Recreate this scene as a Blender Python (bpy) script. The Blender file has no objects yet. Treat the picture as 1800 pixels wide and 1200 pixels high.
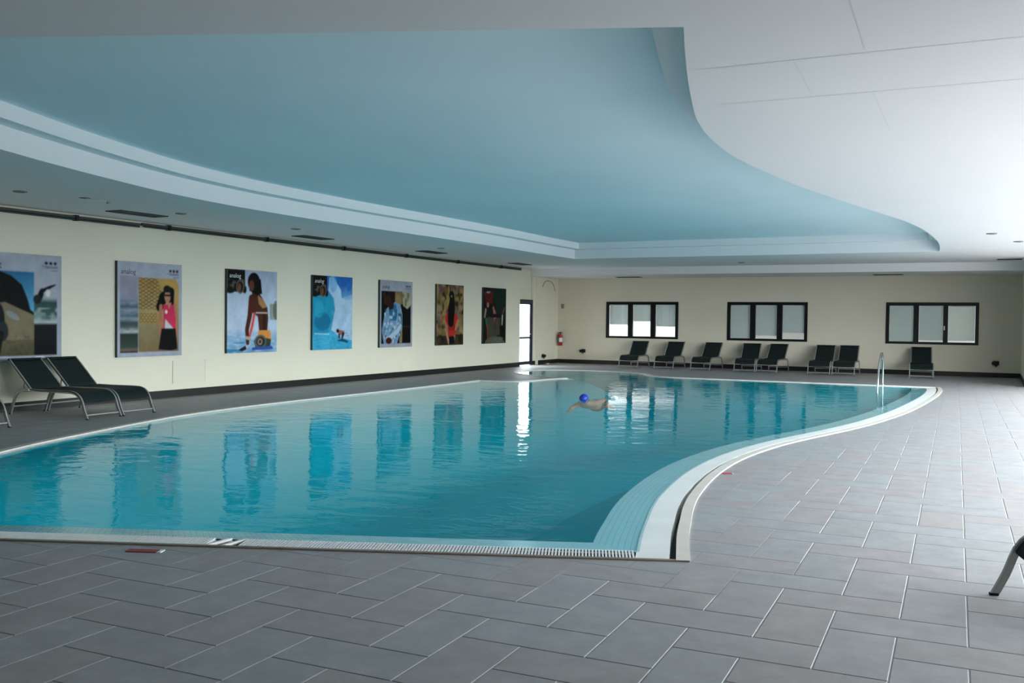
import bpy, bmesh, math, random
import numpy as np
from mathutils import Vector, Matrix
from mathutils.geometry import tessellate_polygon, delaunay_2d_cdt, intersect_line_line_2d

random.seed(7); rng = np.random.default_rng(7)
scene = bpy.context.scene
COL = scene.collection

# ------------------------------------------------------------------ camera
FPX, YAW, PITCH, ROLL, CAMH = 1677.14, 0.468, 0.0236, 0.0115, 1.5
fw = Vector((-math.sin(YAW)*math.cos(PITCH), math.cos(YAW)*math.cos(PITCH), -math.sin(PITCH)))
rt = Vector((math.cos(YAW), math.sin(YAW), 0)); up = rt.cross(fw)
r2 = rt*math.cos(ROLL) + up*math.sin(ROLL); u2 = -rt*math.sin(ROLL) + up*math.cos(ROLL)
cd = bpy.data.cameras.new('camera'); cam = bpy.data.objects.new('camera', cd); COL.objects.link(cam)
cd.sensor_width = 36; cd.lens = FPX*36/1800; cd.clip_end = 200; cd.clip_start = 0.05
cam.matrix_world = Matrix(((r2.x, u2.x, -fw.x, 0), (r2.y, u2.y, -fw.y, 0), (r2.z, u2.z, -fw.z, CAMH), (0, 0, 0, 1)))
scene.camera = cam
def project(p):
    d = Vector(p) - Vector((0, 0, CAMH)); z = d.dot(fw)
    return (900 + FPX*d.dot(r2)/z, 600 - FPX*d.dot(u2)/z, z)

# ------------------------------------------------------------------ light: overcast daylight through the glazing
w = bpy.data.worlds.new('World'); scene.world = w; w.use_nodes = True
bg = w.node_tree.nodes['Background']; bg.inputs[0].default_value = (0.90, 0.97, 1.0, 1); bg.inputs[1].default_value = 1.0
_nt = w.node_tree; _tc = _nt.nodes.new('ShaderNodeTexCoord'); _sx = _nt.nodes.new('ShaderNodeSeparateXYZ'); _cr = _nt.nodes.new('ShaderNodeValToRGB')
_mr = _nt.nodes.new('ShaderNodeMapRange'); _mr.inputs[1].default_value = -1; _mr.inputs[2].default_value = 1
_nt.links.new(_tc.outputs['Generated'], _sx.inputs[0]); _nt.links.new(_sx.outputs['Z'], _mr.inputs[0]); _nt.links.new(_mr.outputs[0], _cr.inputs[0]); _nt.links.new(_cr.outputs[0], bg.inputs[0])
_e = _cr.color_ramp.elements                                          # pale paving below the horizon, overcast sky above
_e[0].position = .49; _e[0].color = (.22, .232, .236, 1); _e[1].position = .51; _e[1].color = (.86, .92, .95, 1)
_x = _e.new(1.0); _x.color = (.94, .98, 1.0, 1)
scene.view_settings.view_transform = 'Standard'; scene.view_settings.look = 'None'
scene.view_settings.gamma = 1; scene.view_settings.use_curve_mapping = False
scene.view_settings.exposure = 4.15
try:
    scene.cycles.use_denoising = True; scene.cycles.max_bounces = 10; scene.cycles.diffuse_bounces = 6
    scene.cycles.transparent_max_bounces = 12; scene.cycles.sample_clamp_indirect = 6
except Exception: pass

XL, XR, YB, YF, ZC, ZS = -13.38, 2.9, 30.26, -3.0, 3.126, 2.90
GY0, GY1, GZ0, GZ1 = 5.5, 24.5, 0.05, 3.0          # glazing on the right-hand side
def portal(name, loc, rot, sx, sy):
    l = bpy.data.lights.new(name, 'AREA'); l.shape = 'RECTANGLE'; l.size = sx; l.size_y = sy
    l.cycles.is_portal = True
    o = bpy.data.objects.new(name, l); COL.objects.link(o); o.location = loc; o.rotation_euler = rot
portal('glazing_portal', (XR+.1, (GY0+GY1)/2, (GZ0+GZ1)/2), (0, math.pi/2, 0), GZ1-GZ0, GY1-GY0)
portal('door_portal', (XL-.45, 27.57, 1.1), (0, -math.pi/2, 0), 2.0, 1.0)
WINS = [(-11.73, -9.22, (-10.95, -10.79, -10.16, -10.0), (.64, .52, .66)),
        (-7.61, -5.13, (-6.88, -6.72, -6.05, -5.89), (1.0, .9, .81)),
        (-2.88, -.40, (-2.12, -1.98, -1.33, -1.2), (1.0, .965, .965))]
WZ0, WZ1 = .90, 2.12
for i, wi in enumerate(WINS):
    portal('window_portal', ((wi[0]+wi[1])/2, YB+.35, (WZ0+WZ1)/2), (-math.pi/2, 0, 0), wi[1]-wi[0], WZ1-WZ0)

# ------------------------------------------------------------------ materials
def lin(c): c /= 255; return c/12.92 if c <= .04045 else ((c+.055)/1.055)**2.4
def rgb(r, g, b): return (lin(r), lin(g), lin(b), 1)
def mat(name, col, rough=.6, metal=0, var=0, vscale=3, bump=0, bscale=40, spec=.5, coord='Object', trans=0):
    m = bpy.data.materials.new(name); m.use_nodes = True; nt = m.node_tree; b = nt.nodes['Principled BSDF']
    col = tuple(col)[:3]+(1,)
    b.inputs['Base Color'].default_value = col; b.inputs['Roughness'].default_value = rough
    b.inputs['Metallic'].default_value = metal; b.inputs['Specular IOR Level'].default_value = spec
    tc = nt.nodes.new('ShaderNodeTexCoord')
    if var:
        n = nt.nodes.new('ShaderNodeTexNoise'); n.inputs['Scale'].default_value = vscale; n.inputs['Detail'].default_value = 5
        nt.links.new(tc.outputs[coord], n.inputs['Vector'])
        mr = nt.nodes.new('ShaderNodeMapRange'); mr.inputs[1].default_value = .25; mr.inputs[2].default_value = .75
        mr.inputs[3].default_value = 1-var; mr.inputs[4].default_value = 1+var
        nt.links.new(n.outputs['Fac'], mr.inputs[0])
        mx = nt.nodes.new('ShaderNodeVectorMath'); mx.operation = 'SCALE'; mx.inputs[0].default_value = col[:3]
        nt.links.new(mr.outputs[0], mx.inputs['Scale']); nt.links.new(mx.outputs[0], b.inputs['Base Color'])
    if bump:
        n2 = nt.nodes.new('ShaderNodeTexNoise'); n2.inputs['Scale'].default_value = bscale; n2.inputs['Detail'].default_value = 4
        nt.links.new(tc.outputs[coord], n2.inputs['Vector'])
        bp = nt.nodes.new('ShaderNodeBump'); bp.inputs['Strength'].default_value = bump; bp.inputs['Distance'].default_value = .01
        nt.links.new(n2.outputs['Fac'], bp.inputs['Height']); nt.links.new(bp.outputs[0], b.inputs['Normal'])
    return m
M = {}
M['wall'] = mat('cream_plaster', (.77, .74, .60), .85, var=.035, vscale=.7, bump=.08, bscale=60, spec=.2)
M['wall_back'] = mat('beige_plaster', (.68, .62, .50), .85, var=.04, vscale=.6, bump=.08, bscale=60, spec=.2)
M['ceil'] = mat('white_ceiling_paint', (.80, .79, .80), .9, var=.015, vscale=.8, spec=.15)
M['blue'] = mat('pale_blue_ceiling_bounce_tint', (.76, .88, .93), .9, var=.04, vscale=.35, spec=.15)  # pale paint, its blue partly standing in for cyan light bounced off the pool
M['band'] = mat('white_cove_paint', (.82, .84, .86), .85, spec=.2)
M['seam'] = mat('ceiling_seam', (.73, .73, .74), .9)
M['grout'] = mat('grey_grout', (.33, .33, .33), .9, var=.1, vscale=6)
M['base'] = mat('dark_skirting', (.014, .014, .012), .5, spec=.3)
M['black'] = mat('black_aluminium', (.003, .003, .004), .45, spec=.25)
M['navy'] = mat('navy_aluminium', (.012, .014, .035), .35)
M['steel'] = mat('brushed_aluminium', (.52, .53, .53), .35, metal=.8)
M['leg'] = mat('grey_leg_tube', (.30, .31, .30), .4, metal=.35)
M['chrome'] = mat('polished_steel', (.80, .81, .82), .12, metal=1)
M['sling'] = mat('dark_green_sling', (.006, .014, .014), .75, bump=.25, bscale=400, spec=.25)
M['kerb'] = mat('cream_kerb', (.60, .57, .52), .5, var=.08, vscale=5, bump=.1, bscale=80)
M['kerbbrown'] = mat('brown_edge', (.20, .16, .13), .6, var=.15, vscale=8)
M['whitetile'] = mat('white_overflow_tile', (.88, .90, .89), .35, var=.06, vscale=2.5, bump=.05)
M['slot'] = mat('gutter_slot', (.03, .035, .03), .7)
M['grate'] = mat('white_grate_plastic', (.72, .73, .74), .45)
M['track'] = mat('dark_green_metal', (.020, .032, .030), .5)
M['vent'] = mat('vent_dark', (.015, .02, .02), .6)
M['red'] = mat('red_paint', (.42, .012, .02), .35)
M['darkred'] = mat('dark_red_plastic', (.25, .015, .02), .5)
M['white'] = mat('white_plastic', (.75, .75, .75), .4)
M['grey'] = mat('grey_plastic', (.22, .23, .21), .5)
M['skin'] = mat('skin', (.45, .22, .15), .5)
M['cap'] = mat('blue_swim_cap', (.01, .04, .38), .35)
M['trunks'] = mat('navy_swim_trunks', (.01, .015, .06), .6)
M['foam'] = mat('white_foam', (.85, .9, .92), .5)
M['hatch'] = mat('cream_hatch', (.74, .71, .575), .7)

def mosaic(name, c1, c2, size, grout, rough=.25, spec=.5):
    m = bpy.data.materials.new(name); m.use_nodes = True; nt = m.node_tree; b = nt.nodes['Principled BSDF']
    tc = nt.nodes.new('ShaderNodeTexCoord'); br = nt.nodes.new('ShaderNodeTexBrick')
    br.offset = 0; br.inputs['Color1'].default_value = c1+(1,); br.inputs['Color2'].default_value = c2+(1,)
    br.inputs['Mortar'].default_value = grout+(1,); br.inputs['Scale'].default_value = 1
    br.inputs['Brick Width'].default_value = size; br.inputs['Row Height'].default_value = size
    br.inputs['Mortar Size'].default_value = size*.07
    nt.links.new(tc.outputs['UV'], br.inputs['Vector']); nt.links.new(br.outputs['Color'], b.inputs['Base Color'])
    b.inputs['Roughness'].default_value = rough; b.inputs['Specular IOR Level'].default_value = spec
    return m
M['shelf'] = mosaic('pale_blue_mosaic', (.58, .80, .86), (.63, .84, .89), .045, (.30, .62, .70))
M['basin'] = mosaic('turquoise_mosaic', (.0, .36, .46), (.0, .40, .50), .05, (.01, .42, .5), .9, 0)

def tile_material():
    m = bpy.data.materials.new('grey_porcelain_tile'); m.use_nodes = True; nt = m.node_tree; b = nt.nodes['Principled BSDF']
    L = nt.links; N = nt.nodes.new
    geo = N('ShaderNodeNewGeometry'); oi = N('ShaderNodeObjectInfo')
    ad = N('ShaderNodeMath'); ad.operation = 'ADD'; L.new(geo.outputs['Random Per Island'], ad.inputs[0]); L.new(oi.outputs['Random'], ad.inputs[1])
    fr = N('ShaderNodeMath'); fr.operation = 'FRACT'; L.new(ad.outputs[0], fr.inputs[0])
    cr = N('ShaderNodeValToRGB'); e = cr.color_ramp.elements
    e[0].position = 0; e[0].color = (.285, .275, .28, 1); e[1].position = 1; e[1].color = (.285, .297, .312, 1)
    x = e.new(.45); x.color = (.275, .282, .292, 1); x = e.new(.2); x.color = (.29, .275, .277, 1)
    L.new(fr.outputs[0], cr.inputs[0])
    n = N('ShaderNodeTexNoise'); n.inputs['Scale'].default_value = 5; n.inputs['Detail'].default_value = 8; n.inputs['Roughness'].default_value = .7
    L.new(geo.outputs['Position'], n.inputs['Vector'])
    mr = N('ShaderNodeMapRange'); mr.inputs[1].default_value = .3; mr.inputs[2].default_value = .7; mr.inputs[3].default_value = .86; mr.inputs[4].default_value = 1.14
    L.new(n.outputs['Fac'], mr.inputs[0])
    sc = N('ShaderNodeVectorMath'); sc.operation = 'SCALE'; L.new(cr.outputs['Color'], sc.inputs[0]); L.new(mr.outputs[0], sc.inputs['Scale'])
    L.new(sc.outputs[0], b.inputs['Base Color']); b.inputs['Roughness'].default_value = .55
    n2 = N('ShaderNodeTexNoise'); n2.inputs['Scale'].default_value = 90; n2.inputs['Detail'].default_value = 3; L.new(geo.outputs['Position'], n2.inputs['Vector'])
    bp = N('ShaderNodeBump'); bp.inputs['Strength'].default_value = .12; bp.inputs['Distance'].default_value = .004
    L.new(n2.outputs['Fac'], bp.inputs['Height']); L.new(bp.outputs[0], b.inputs['Normal'])
    return m
M['tile'] = tile_material()

def see_through(name, tint, ior, rough, bump=None, gain=1.0, haze=None, hz=0):
    m = bpy.data.materials.new(name); m.use_nodes = True; nt = m.node_tree; L = nt.links; N = nt.nodes.new
    nt.nodes.remove(nt.nodes['Principled BSDF']); out = nt.nodes['Material Output']
    tr = N('ShaderNodeBsdfTransparent'); tr.inputs[0].default_value = tint+(1,)
    gl = N('ShaderNodeBsdfGlossy'); gl.inputs['Roughness'].default_value = rough; gl.inputs[0].default_value = (1, 1, 1, 1)
    f = N('ShaderNodeFresnel'); f.inputs[0].default_value = ior; mx = N('ShaderNodeMixShader')
    sc_ = N('ShaderNodeMath'); sc_.operation = 'MULTIPLY'; 
    ge = N('ShaderNodeNewGeometry'); bf = N('ShaderNodeMix'); bf.inputs[3].default_value = .04
    L.new(ge.outputs['Backfacing'], bf.inputs[0]); L.new(f.outputs[0], bf.inputs[2]); sc_.inputs[1].default_value = gain; L.new(bf.outputs[0], sc_.inputs[0]); L.new(sc_.outputs[0], mx.inputs[0]); low = tr
    if haze:
        df = N('ShaderNodeBsdfDiffuse'); df.inputs[0].default_value = haze+(1,); low = N('ShaderNodeMixShader'); low.inputs[0].default_value = hz
        L.new(tr.outputs[0], low.inputs[1]); L.new(df.outputs[0], low.inputs[2])
    L.new(low.outputs[0], mx.inputs[1]); L.new(gl.outputs[0], mx.inputs[2]); L.new(mx.outputs[0], out.inputs[0])
    if bump: bump(nt, L, N, gl, f)
    return m
def ripples(nt, L, N, gl, f):
    geo = N('ShaderNodeNewGeometry'); mp = N('ShaderNodeMapping'); mp.inputs['Rotation'].default_value = (0, 0, -.468)
    mp.inputs['Scale'].default_value = (1, 1.6, 1)
    L.new(geo.outputs['Position'], mp.inputs[0])
    a = N('ShaderNodeTexNoise'); a.inputs['Scale'].default_value = 2.2; a.inputs['Detail'].default_value = 3.5; a.inputs['Distortion'].default_value = .4
    L.new(mp.outputs[0], a.inputs['Vector'])
    c = N('ShaderNodeTexNoise'); c.inputs['Scale'].default_value = .55; c.inputs['Detail'].default_value = 1; L.new(geo.outputs['Position'], c.inputs['Vector'])
    mr = N('ShaderNodeMapRange'); mr.inputs[1].default_value = .35; mr.inputs[2].default_value = .7; mr.inputs[3].default_value = .35; mr.inputs[4].default_value = 1.3
    L.new(c.outputs['Fac'], mr.inputs[0])
    mu = N('ShaderNodeMath'); mu.operation = 'MULTIPLY'; L.new(a.outputs['Fac'], mu.inputs[0]); L.new(mr.outputs[0], mu.inputs[1])
    bp = N('ShaderNodeBump'); bp.inputs['Strength'].default_value = 1; bp.inputs['Distance'].default_value = .009
    L.new(mu.outputs[0], bp.inputs['Height']); L.new(bp.outputs[0], gl.inputs['Normal']); L.new(bp.outputs[0], f.inputs['Normal'])
M['water'] = see_through('rippled_water', (.85, .97, .98), 1.14, .03, ripples, .85, (.0, .30, .38), .14)
M['glass'] = see_through('window_glass', (.93, .96, .96), 1.45, .0)
def blind_material():
    m = bpy.data.materials.new('white_blind_slat'); m.use_nodes = True; nt = m.node_tree; L = nt.links
    nt.nodes.remove(nt.nodes['Principled BSDF']); out = nt.nodes['Material Output']
    d = nt.nodes.new('ShaderNodeBsdfDiffuse'); d.inputs[0].default_value = (.72, .75, .73, 1)
    t = nt.nodes.new('ShaderNodeBsdfTranslucent'); t.inputs[0].default_value = (.35, .38, .37, 1)
    mx = nt.nodes.new('ShaderNodeMixShader'); mx.inputs[0].default_value = .18
    L.new(d.outputs[0], mx.inputs[1]); L.new(t.outputs[0], mx.inputs[2]); L.new(mx.outputs[0], out.inputs[0])
    return m
M['blind'] = blind_material()
def print_material():
    m = bpy.data.materials.new('printed_poster'); m.use_nodes = True; nt = m.node_tree; b = nt.nodes['Principled BSDF']
    at = nt.nodes.new('ShaderNodeAttribute'); at.attribute_name = 'ink'
    nt.links.new(at.outputs['Color'], b.inputs['Base Color']); b.inputs['Roughness'].default_value = .6; b.inputs['Specular IOR Level'].default_value = .1
    return m
M['print'] = print_material()

# ------------------------------------------------------------------ mesh helpers
def link(name, me, m, parent=None, kind=None):
    o = bpy.data.objects.new(name, me); COL.objects.link(o)
    if m is not None:
        me.materials.clear(); me.materials.append(M[m] if isinstance(m, str) else m)
    if parent is not None: o.parent = parent
    if kind: o['kind'] = kind
    return o
def tag(o, label, cat, group=None):
    o['label'] = label; o['category'] = cat
    if group: o['group'] = group
    return o
def empty(name, loc=(0, 0, 0), rz=0):
    o = bpy.data.objects.new(name, None); COL.objects.link(o); o.location = loc; o.rotation_euler = (0, 0, rz); o.empty_display_size = .1
    return o
class MB:
    def __init__(s): s.v = []; s.f = []; s.smooth = []
    def add(s, vs, fs, smooth=False):
        k = len(s.v); s.v += [tuple(v) for v in vs]; s.f += [tuple(i+k for i in f) for f in fs]; s.smooth += [smooth]*len(fs)
    def box(s, x0, x1, y0, y1, z0, z1):
        s.add([(x0,y0,z0),(x1,y0,z0),(x1,y1,z0),(x0,y1,z0),(x0,y0,z1),(x1,y0,z1),(x1,y1,z1),(x0,y1,z1)],
              [(0,3,2,1),(4,5,6,7),(0,1,5,4),(1,2,6,5),(2,3,7,6),(3,0,4,7)])
    def bevbox(s, x0, x1, y0, y1, z0, z1, b):
        bm = bmesh.new(); r = bmesh.ops.create_cube(bm, size=1)
        for v in bm.verts: v.co = Vector((x0+(v.co.x+.5)*(x1-x0), y0+(v.co.y+.5)*(y1-y0), z0+(v.co.z+.5)*(z1-z0)))
        bmesh.ops.bevel(bm, geom=bm.edges[:], offset=b, segments=2, affect='EDGES')
        bm.verts.index_update(); s.add([v.co for v in bm.verts], [[v.index for v in f.verts] for f in bm.faces]); bm.free()
    def tube(s, pts, r, n=10, cap=True):
        pts = [Vector(p) for p in pts]; rs = r if isinstance(r, (list, tuple)) else [r]*len(pts)
        rings = []; prev = None
        for i, p in enumerate(pts):
            t = (pts[min(i+1, len(pts)-1)] - pts[max(i-1, 0)]).normalized()
            if prev is None: a = Vector((0, 0, 1)) if abs(t.z) < .9 else Vector((1, 0, 0)); nx = t.cross(a).normalized()
            else: nx = (prev - t*prev.dot(t)).normalized()
            prev = nx; ny = t.cross(nx)
            rings.append([p + (nx*math.cos(2*math.pi*k/n) + ny*math.sin(2*math.pi*k/n))*rs[i] for k in range(n)])
        vs = [v for rg in rings for v in rg]; fs = []
        for i in range(len(pts)-1):
            for k in range(n): a = i*n+k; b = i*n+(k+1) % n; fs.append((a, b, b+n, a+n))
        s.add(vs, fs, True)
        if cap: s.add(rings[0], [tuple(range(n-1, -1, -1))]); s.add(rings[-1], [tuple(range(n))])
    def ribbon(s, prof, t, x0, x1):
        """side profile [(y,z)] thickened by t in its plane, extruded from x0 to x1"""
        n = len(prof); P = [Vector((a, b)) for a, b in prof]; A = []; B = []
        for i in range(n):
            d = (P[min(i+1, n-1)] - P[max(i-1, 0)]).normalized(); nn = Vector((-d.y, d.x))*t/2
            A.append(P[i]+nn); B.append(P[i]-nn)
        vs = []
        for x in (x0, x1):
            vs += [(x, p.x, p.y) for p in A] + [(x, p.x, p.y) for p in B]
        fs = []; k = 2*n
        for i in range(n-1):
            fs += [(i, i+1, n+i+1, n+i), (k+i, k+n+i, k+n+i+1, k+i+1), (i, k+i, k+i+1, i+1), (n+i, n+i+1, k+n+i+1, k+n+i)]
        fs += [(0, n, k+n, k), (n-1, k+n-1, k+2*n-1, 2*n-1)]
        s.add(vs, fs)
    def lathe(s, prof, c=(0, 0, 0), n=20):
        rings = [[(c[0]+r*math.cos(2*math.pi*k/n), c[1]+r*math.sin(2*math.pi*k/n), c[2]+z) for k in range(n)] for r, z in prof]
        fs = []
        for i in range(len(prof)-1):
            for k in range(n): a = i*n+k; b = i*n+(k+1) % n; fs.append((a, b, b+n, a+n))
        s.add([v for r in rings for v in r], fs, True)
    def mesh(s, name):
        me = bpy.data.meshes.new(name); me.from_pydata(s.v, [], s.f); me.polygons.foreach_set('use_smooth', s.smooth)
        bm = bmesh.new(); bm.from_mesh(me); bmesh.ops.recalc_face_normals(bm, faces=bm.faces); bm.to_mesh(me); bm.free()
        me.update(); return me
    def build(s, name, m, parent=None, kind=None): return link(name, s.mesh(name), m, parent, kind)
def boxobj(name, m, parent, *a, kind=None): b = MB(); b.box(*a); return b.build(name, m, parent, kind)
def flat(name, loops, z, m, parent=None, kind=None, uv=False, flip=False):
    polys = [[Vector((x, y, 0)) for x, y in lp] for lp in loops]
    tri = tessellate_polygon(polys); vs = [(v.x, v.y, z) for p in polys for v in p]
    fs = []
    for t in tri:
        a, b, c = [Vector(vs[i]) for i in t]; s = (b-a).cross(c-a).z
        if abs(s) < 1e-9: continue
        fs.append(t if (s > 0) != flip else t[::-1])
    me = bpy.data.meshes.new(name); me.from_pydata(vs, [], fs)
    if uv:
        l = me.uv_layers.new(name='UVMap')
        for lo in me.loops: l.data[lo.index].uv = vs[lo.vertex_index][:2]
    me.update(); return link(name, me, m, parent, kind)

# ------------------------------------------------------------------ curves
def catmull(pts, step=.12):
    P = [Vector(p) for p in pts]; out = []
    for i in range(len(P)-1):
        p0 = P[max(i-1, 0)]; p1 = P[i]; p2 = P[i+1]; p3 = P[min(i+2, len(P)-1)]
        n = max(2, int((p2-p1).length/step))
        for k in range(n):
            t = k/n
            out.append(.5*((2*p1)+(p2-p0)*t+(2*p0-5*p1+4*p2-p3)*t*t+(3*p1-p0-3*p2+p3)*t**3))
    out.append(P[-1]); return out
def dense(pts, step=.25):
    P = [Vector(p) for p in pts]; out = []
    for a, b in zip(P, P[1:]):
        n = max(1, int((b-a).length/step)); out += [a.lerp(b, k/n) for k in range(n)]
    return out+[P[-1]]
def offset(pts, d, closed=False):
    n = len(pts); out = []
    for i in range(n):
        if closed: a, b, c = pts[i-1], pts[i], pts[(i+1) % n]
        else: a, b, c = pts[max(i-1, 0)], pts[i], pts[min(i+1, n-1)]
        d1 = (b-a); d2 = (c-b)
        d1 = d1.normalized() if d1.length > 1e-6 else d2.normalized(); d2 = d2.normalized() if d2.length > 1e-6 else d1
        n1 = Vector((-d1.y, d1.x)); n2 = Vector((-d2.y, d2.x)); m = (n1+n2)
        if m.length < 1e-4: m = n1
        m.normalize(); out.append(b + m*d/max(.45, m.dot(n1)))
    return out
def halfclip(pts, p, nrm):
    """keep the run of a polyline where (x-p).nrm >= 0, adding the crossing points"""
    s = [(q-p).dot(nrm) for q in pts]; out = []
    for i, q in enumerate(pts):
        if s[i] >= 0: out.append(q)
        if i+1 < len(pts) and (s[i] >= 0) != (s[i+1] >= 0): out.append(q.lerp(pts[i+1], s[i]/(s[i]-s[i+1])))
    return out
def resample(pts, n):
    L = [0]
    for a, b in zip(pts, pts[1:]): L.append(L[-1]+(b-a).length)
    out = []; j = 0
    for k in range(n):
        t = L[-1]*k/(n-1)
        while j < len(L)-2 and L[j+1] < t: j += 1
        u = (t-L[j])/max(1e-9, L[j+1]-L[j]); out.append(pts[j].lerp(pts[j+1], min(1, max(0, u))))
    return out
def strip(name, rows, m, parent, kind=None, smooth=False, n=None):
    """rows: list of (polyline, z); neighbours are joined by quads; uv in metres"""
    if n: rows = [(resample(p, n), z) for p, z in rows]
    N = len(rows[0][0]); vs = []; fs = []; uv = []
    acc = 0; base = rows[0][0]; al = [0]
    for a, b in zip(base, base[1:]): al.append(al[-1]+(b-a).length)
    for r, (p, z) in enumerate(rows):
        if r: q, zq = rows[r-1]; acc += math.hypot((p[N//2]-q[N//2]).length, z-zq)
        for i in range(N): vs.append((p[i].x, p[i].y, z)); uv.append((al[i], acc))
    for r in range(len(rows)-1):
        for i in range(N-1): a = r*N+i; fs.append((a, a+1, a+N+1, a+N))
    me = bpy.data.meshes.new(name); me.from_pydata(vs, [], fs); l = me.uv_layers.new(name='UVMap')
    for lo in me.loops: l.data[lo.index].uv = uv[lo.vertex_index]
    me.update()
    if smooth: me.polygons.foreach_set('use_smooth', [True]*len(me.polygons))
    return link(name, me, m, parent, kind)

# ================================================================== SETTING
# ---- pool outline (outer edge of the kerb), anticlockwise
NEAR0, NEAR1 = Vector((-8.05, 3.15)), Vector((-1.66, 5.77))
RIGHT = catmull([(-1.66,5.77),(-1.76,6.1),(-1.88,6.51),(-2.00,6.98),(-2.11,7.42),(-2.22,7.97),(-2.33,8.75),(-2.39,9.42),(-2.41,10.15),(-2.37,10.95),
                 (-2.25,11.88),(-2.06,12.78),(-1.76,14.05),(-1.49,15.49),(-1.25,17.46),(-1.10,19.66),(-1.01,21.84),(-1.02,23.5),(-1.10,24.60)])
FARL = dense([(-1.10,24.60),(-7.2,24.5)]) + \
    catmull([(-7.2,24.5),(-7.7,24.57),(-8.1,24.75),(-8.36,25.08),(-8.75,25.72),(-9.5,26.18),(-10.4,26.32),(-11.3,26.12),(-11.95,25.6),(-12.2,24.75),(-12.02,23.9),(-11.6,23.32),(-11.2,23.0),(-10.6,22.66),(-9.82,22.3)])[1:] + \
    catmull([(-9.82,22.3),(-10.02,21.8),(-10.1,21.0),(-10.3,20.5),(-11.18,20.3)])[1:] + \
    catmull([(-11.18,20.3),(-11.14,18.5),(-11.12,16.75),(-11.12,14.8),(-11.13,13.6),(-11.1,12.4),(-11.0,11.3),(-10.85,10.35),(-10.6,9.4),(-10.28,8.4),(-9.97,7.5),(-9.68,6.8),(-9.3,6.0),(-8.9,5.1),(-8.5,4.2),(-8.05,3.15)])[1:]
NEAR = dense([NEAR0, NEAR1])
OUT = NEAR[:-1] + RIGHT[:-1] + FARL[:-1]
nd = (NEAR1-NEAR0).normalized(); nn = Vector((-nd.y, nd.x))           # into the pool
fn = Vector((0, -1))                                                # far edge normal, into the pool
RIGHTX = [RIGHT[0]-(RIGHT[1]-RIGHT[0]).normalized()*1.2] + RIGHT + [RIGHT[-1]+Vector((-.12, .6))]
def rline(d, dn, df=.10):
    p = offset(dense(RIGHTX, .12), d)
    return halfclip(halfclip(p, NEAR0+nn*dn, nn), Vector((-1.1, 24.6-df)), fn)
def nline(d, dr, dl=.1):
    """near edge line at inset d, from the left chain to the right curve's inset dr"""
    a = NEAR0+nn*d; r = offset(dense(RIGHTX, .12), dr)
    x = None
    for p, q in zip(r, r[1:]):
        h = intersect_line_line_2d(a-nd*2, a+nd*12, p, q)
        if h: x = Vector(h); break
    return [a+nd*dl*.5, x]

floor = flat('floor', [[(XL-.1, YF-.1), (XR+.1, YF-.1), (XR+.1, YB+.1), (XL-.1, YB+.1)], [tuple(p) for p in OUT]], -.003, 'grout', kind='structure')
gx = np.arange(-12.6, -.6, .2); gy = np.arange(2.8, 26.8, .2); GX, GYY = np.meshgrid(gx, gy)
_o = np.array([tuple(p) for p in OUT]); _n = np.roll(_o, -1, 0)
_pt = np.stack([GX.ravel(), GYY.ravel()], -1); dist = np.full(len(_pt), 99.); ins = np.zeros(len(_pt), bool)
drn = np.full(len(_pt), 99.); nrn = len(NEAR)+len(RIGHT)-2
for si, ((ax, ay), (bx, by)) in enumerate(zip(_o, _n)):
    ll = max(1e-12, (bx-ax)**2+(by-ay)**2); t = np.clip(((_pt[:, 0]-ax)*(bx-ax)+(_pt[:, 1]-ay)*(by-ay))/ll, 0, 1)
    dd_ = np.hypot(_pt[:, 0]-ax-t*(bx-ax), _pt[:, 1]-ay-t*(by-ay)); dist = np.minimum(dist, dd_)
    if si < nrn: drn = np.minimum(drn, dd_)
    cr = (ay > _pt[:, 1]) != (by > _pt[:, 1]); ins ^= cr & (_pt[:, 0] < (bx-ax)*(_pt[:, 1]-ay)/(by-ay if by != ay else 1e-9)+ax)
tt = np.clip((dist*ins-.15)/3.2, 0, 1); edge_ = -.17+.145*np.clip((drn-.7)/.8, 0, 1); gz_ = edge_-(1.37+edge_)*(tt*tt*(3-2*tt))
ny, nx = GX.shape; ii = np.arange(nx*ny).reshape(ny, nx)
me = bpy.data.meshes.new('pool_basin'); me.from_pydata([(float(p[0]), float(p[1]), float(z)) for p, z in zip(_pt, gz_)], [], np.stack([ii[:-1, :-1], ii[:-1, 1:], ii[1:, 1:], ii[1:, :-1]], -1).reshape(-1, 4).tolist())
_l = me.uv_layers.new(name='UVMap')
for lo in me.loops: _l.data[lo.index].uv = _pt[lo.vertex_index]
me.polygons.foreach_set('use_smooth', [True]*len(me.polygons)); me.update()
basin = link('pool_basin', me, 'basin', kind='structure')
NR = 220
strip('kerb', [(RIGHT, -.15), (RIGHT, .012), (rline(.085, .0), .012), (rline(.085, .0), -.15)], 'kerb', basin, n=NR)
strip('gutter_slot', [(rline(.085, .03), -.10), (rline(.125, .03), -.10)], 'slot', basin, n=NR)
strip('overflow_strip', [(rline(.125, .03), -.15), (rline(.125, .03), .003), (rline(.34, .03), -.008), (rline(.345, .03), -.03)], 'whitetile', basin, n=NR)
strip('mosaic_shelf', [(rline(.34, .26), -.012), (rline(.65, .58), -.030)], 'shelf', basin, n=NR)
strip('basin_wall', [(rline(.65, .58), -.030), (rline(.65, .58), -.30)], 'basin', basin, n=NR)
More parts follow.
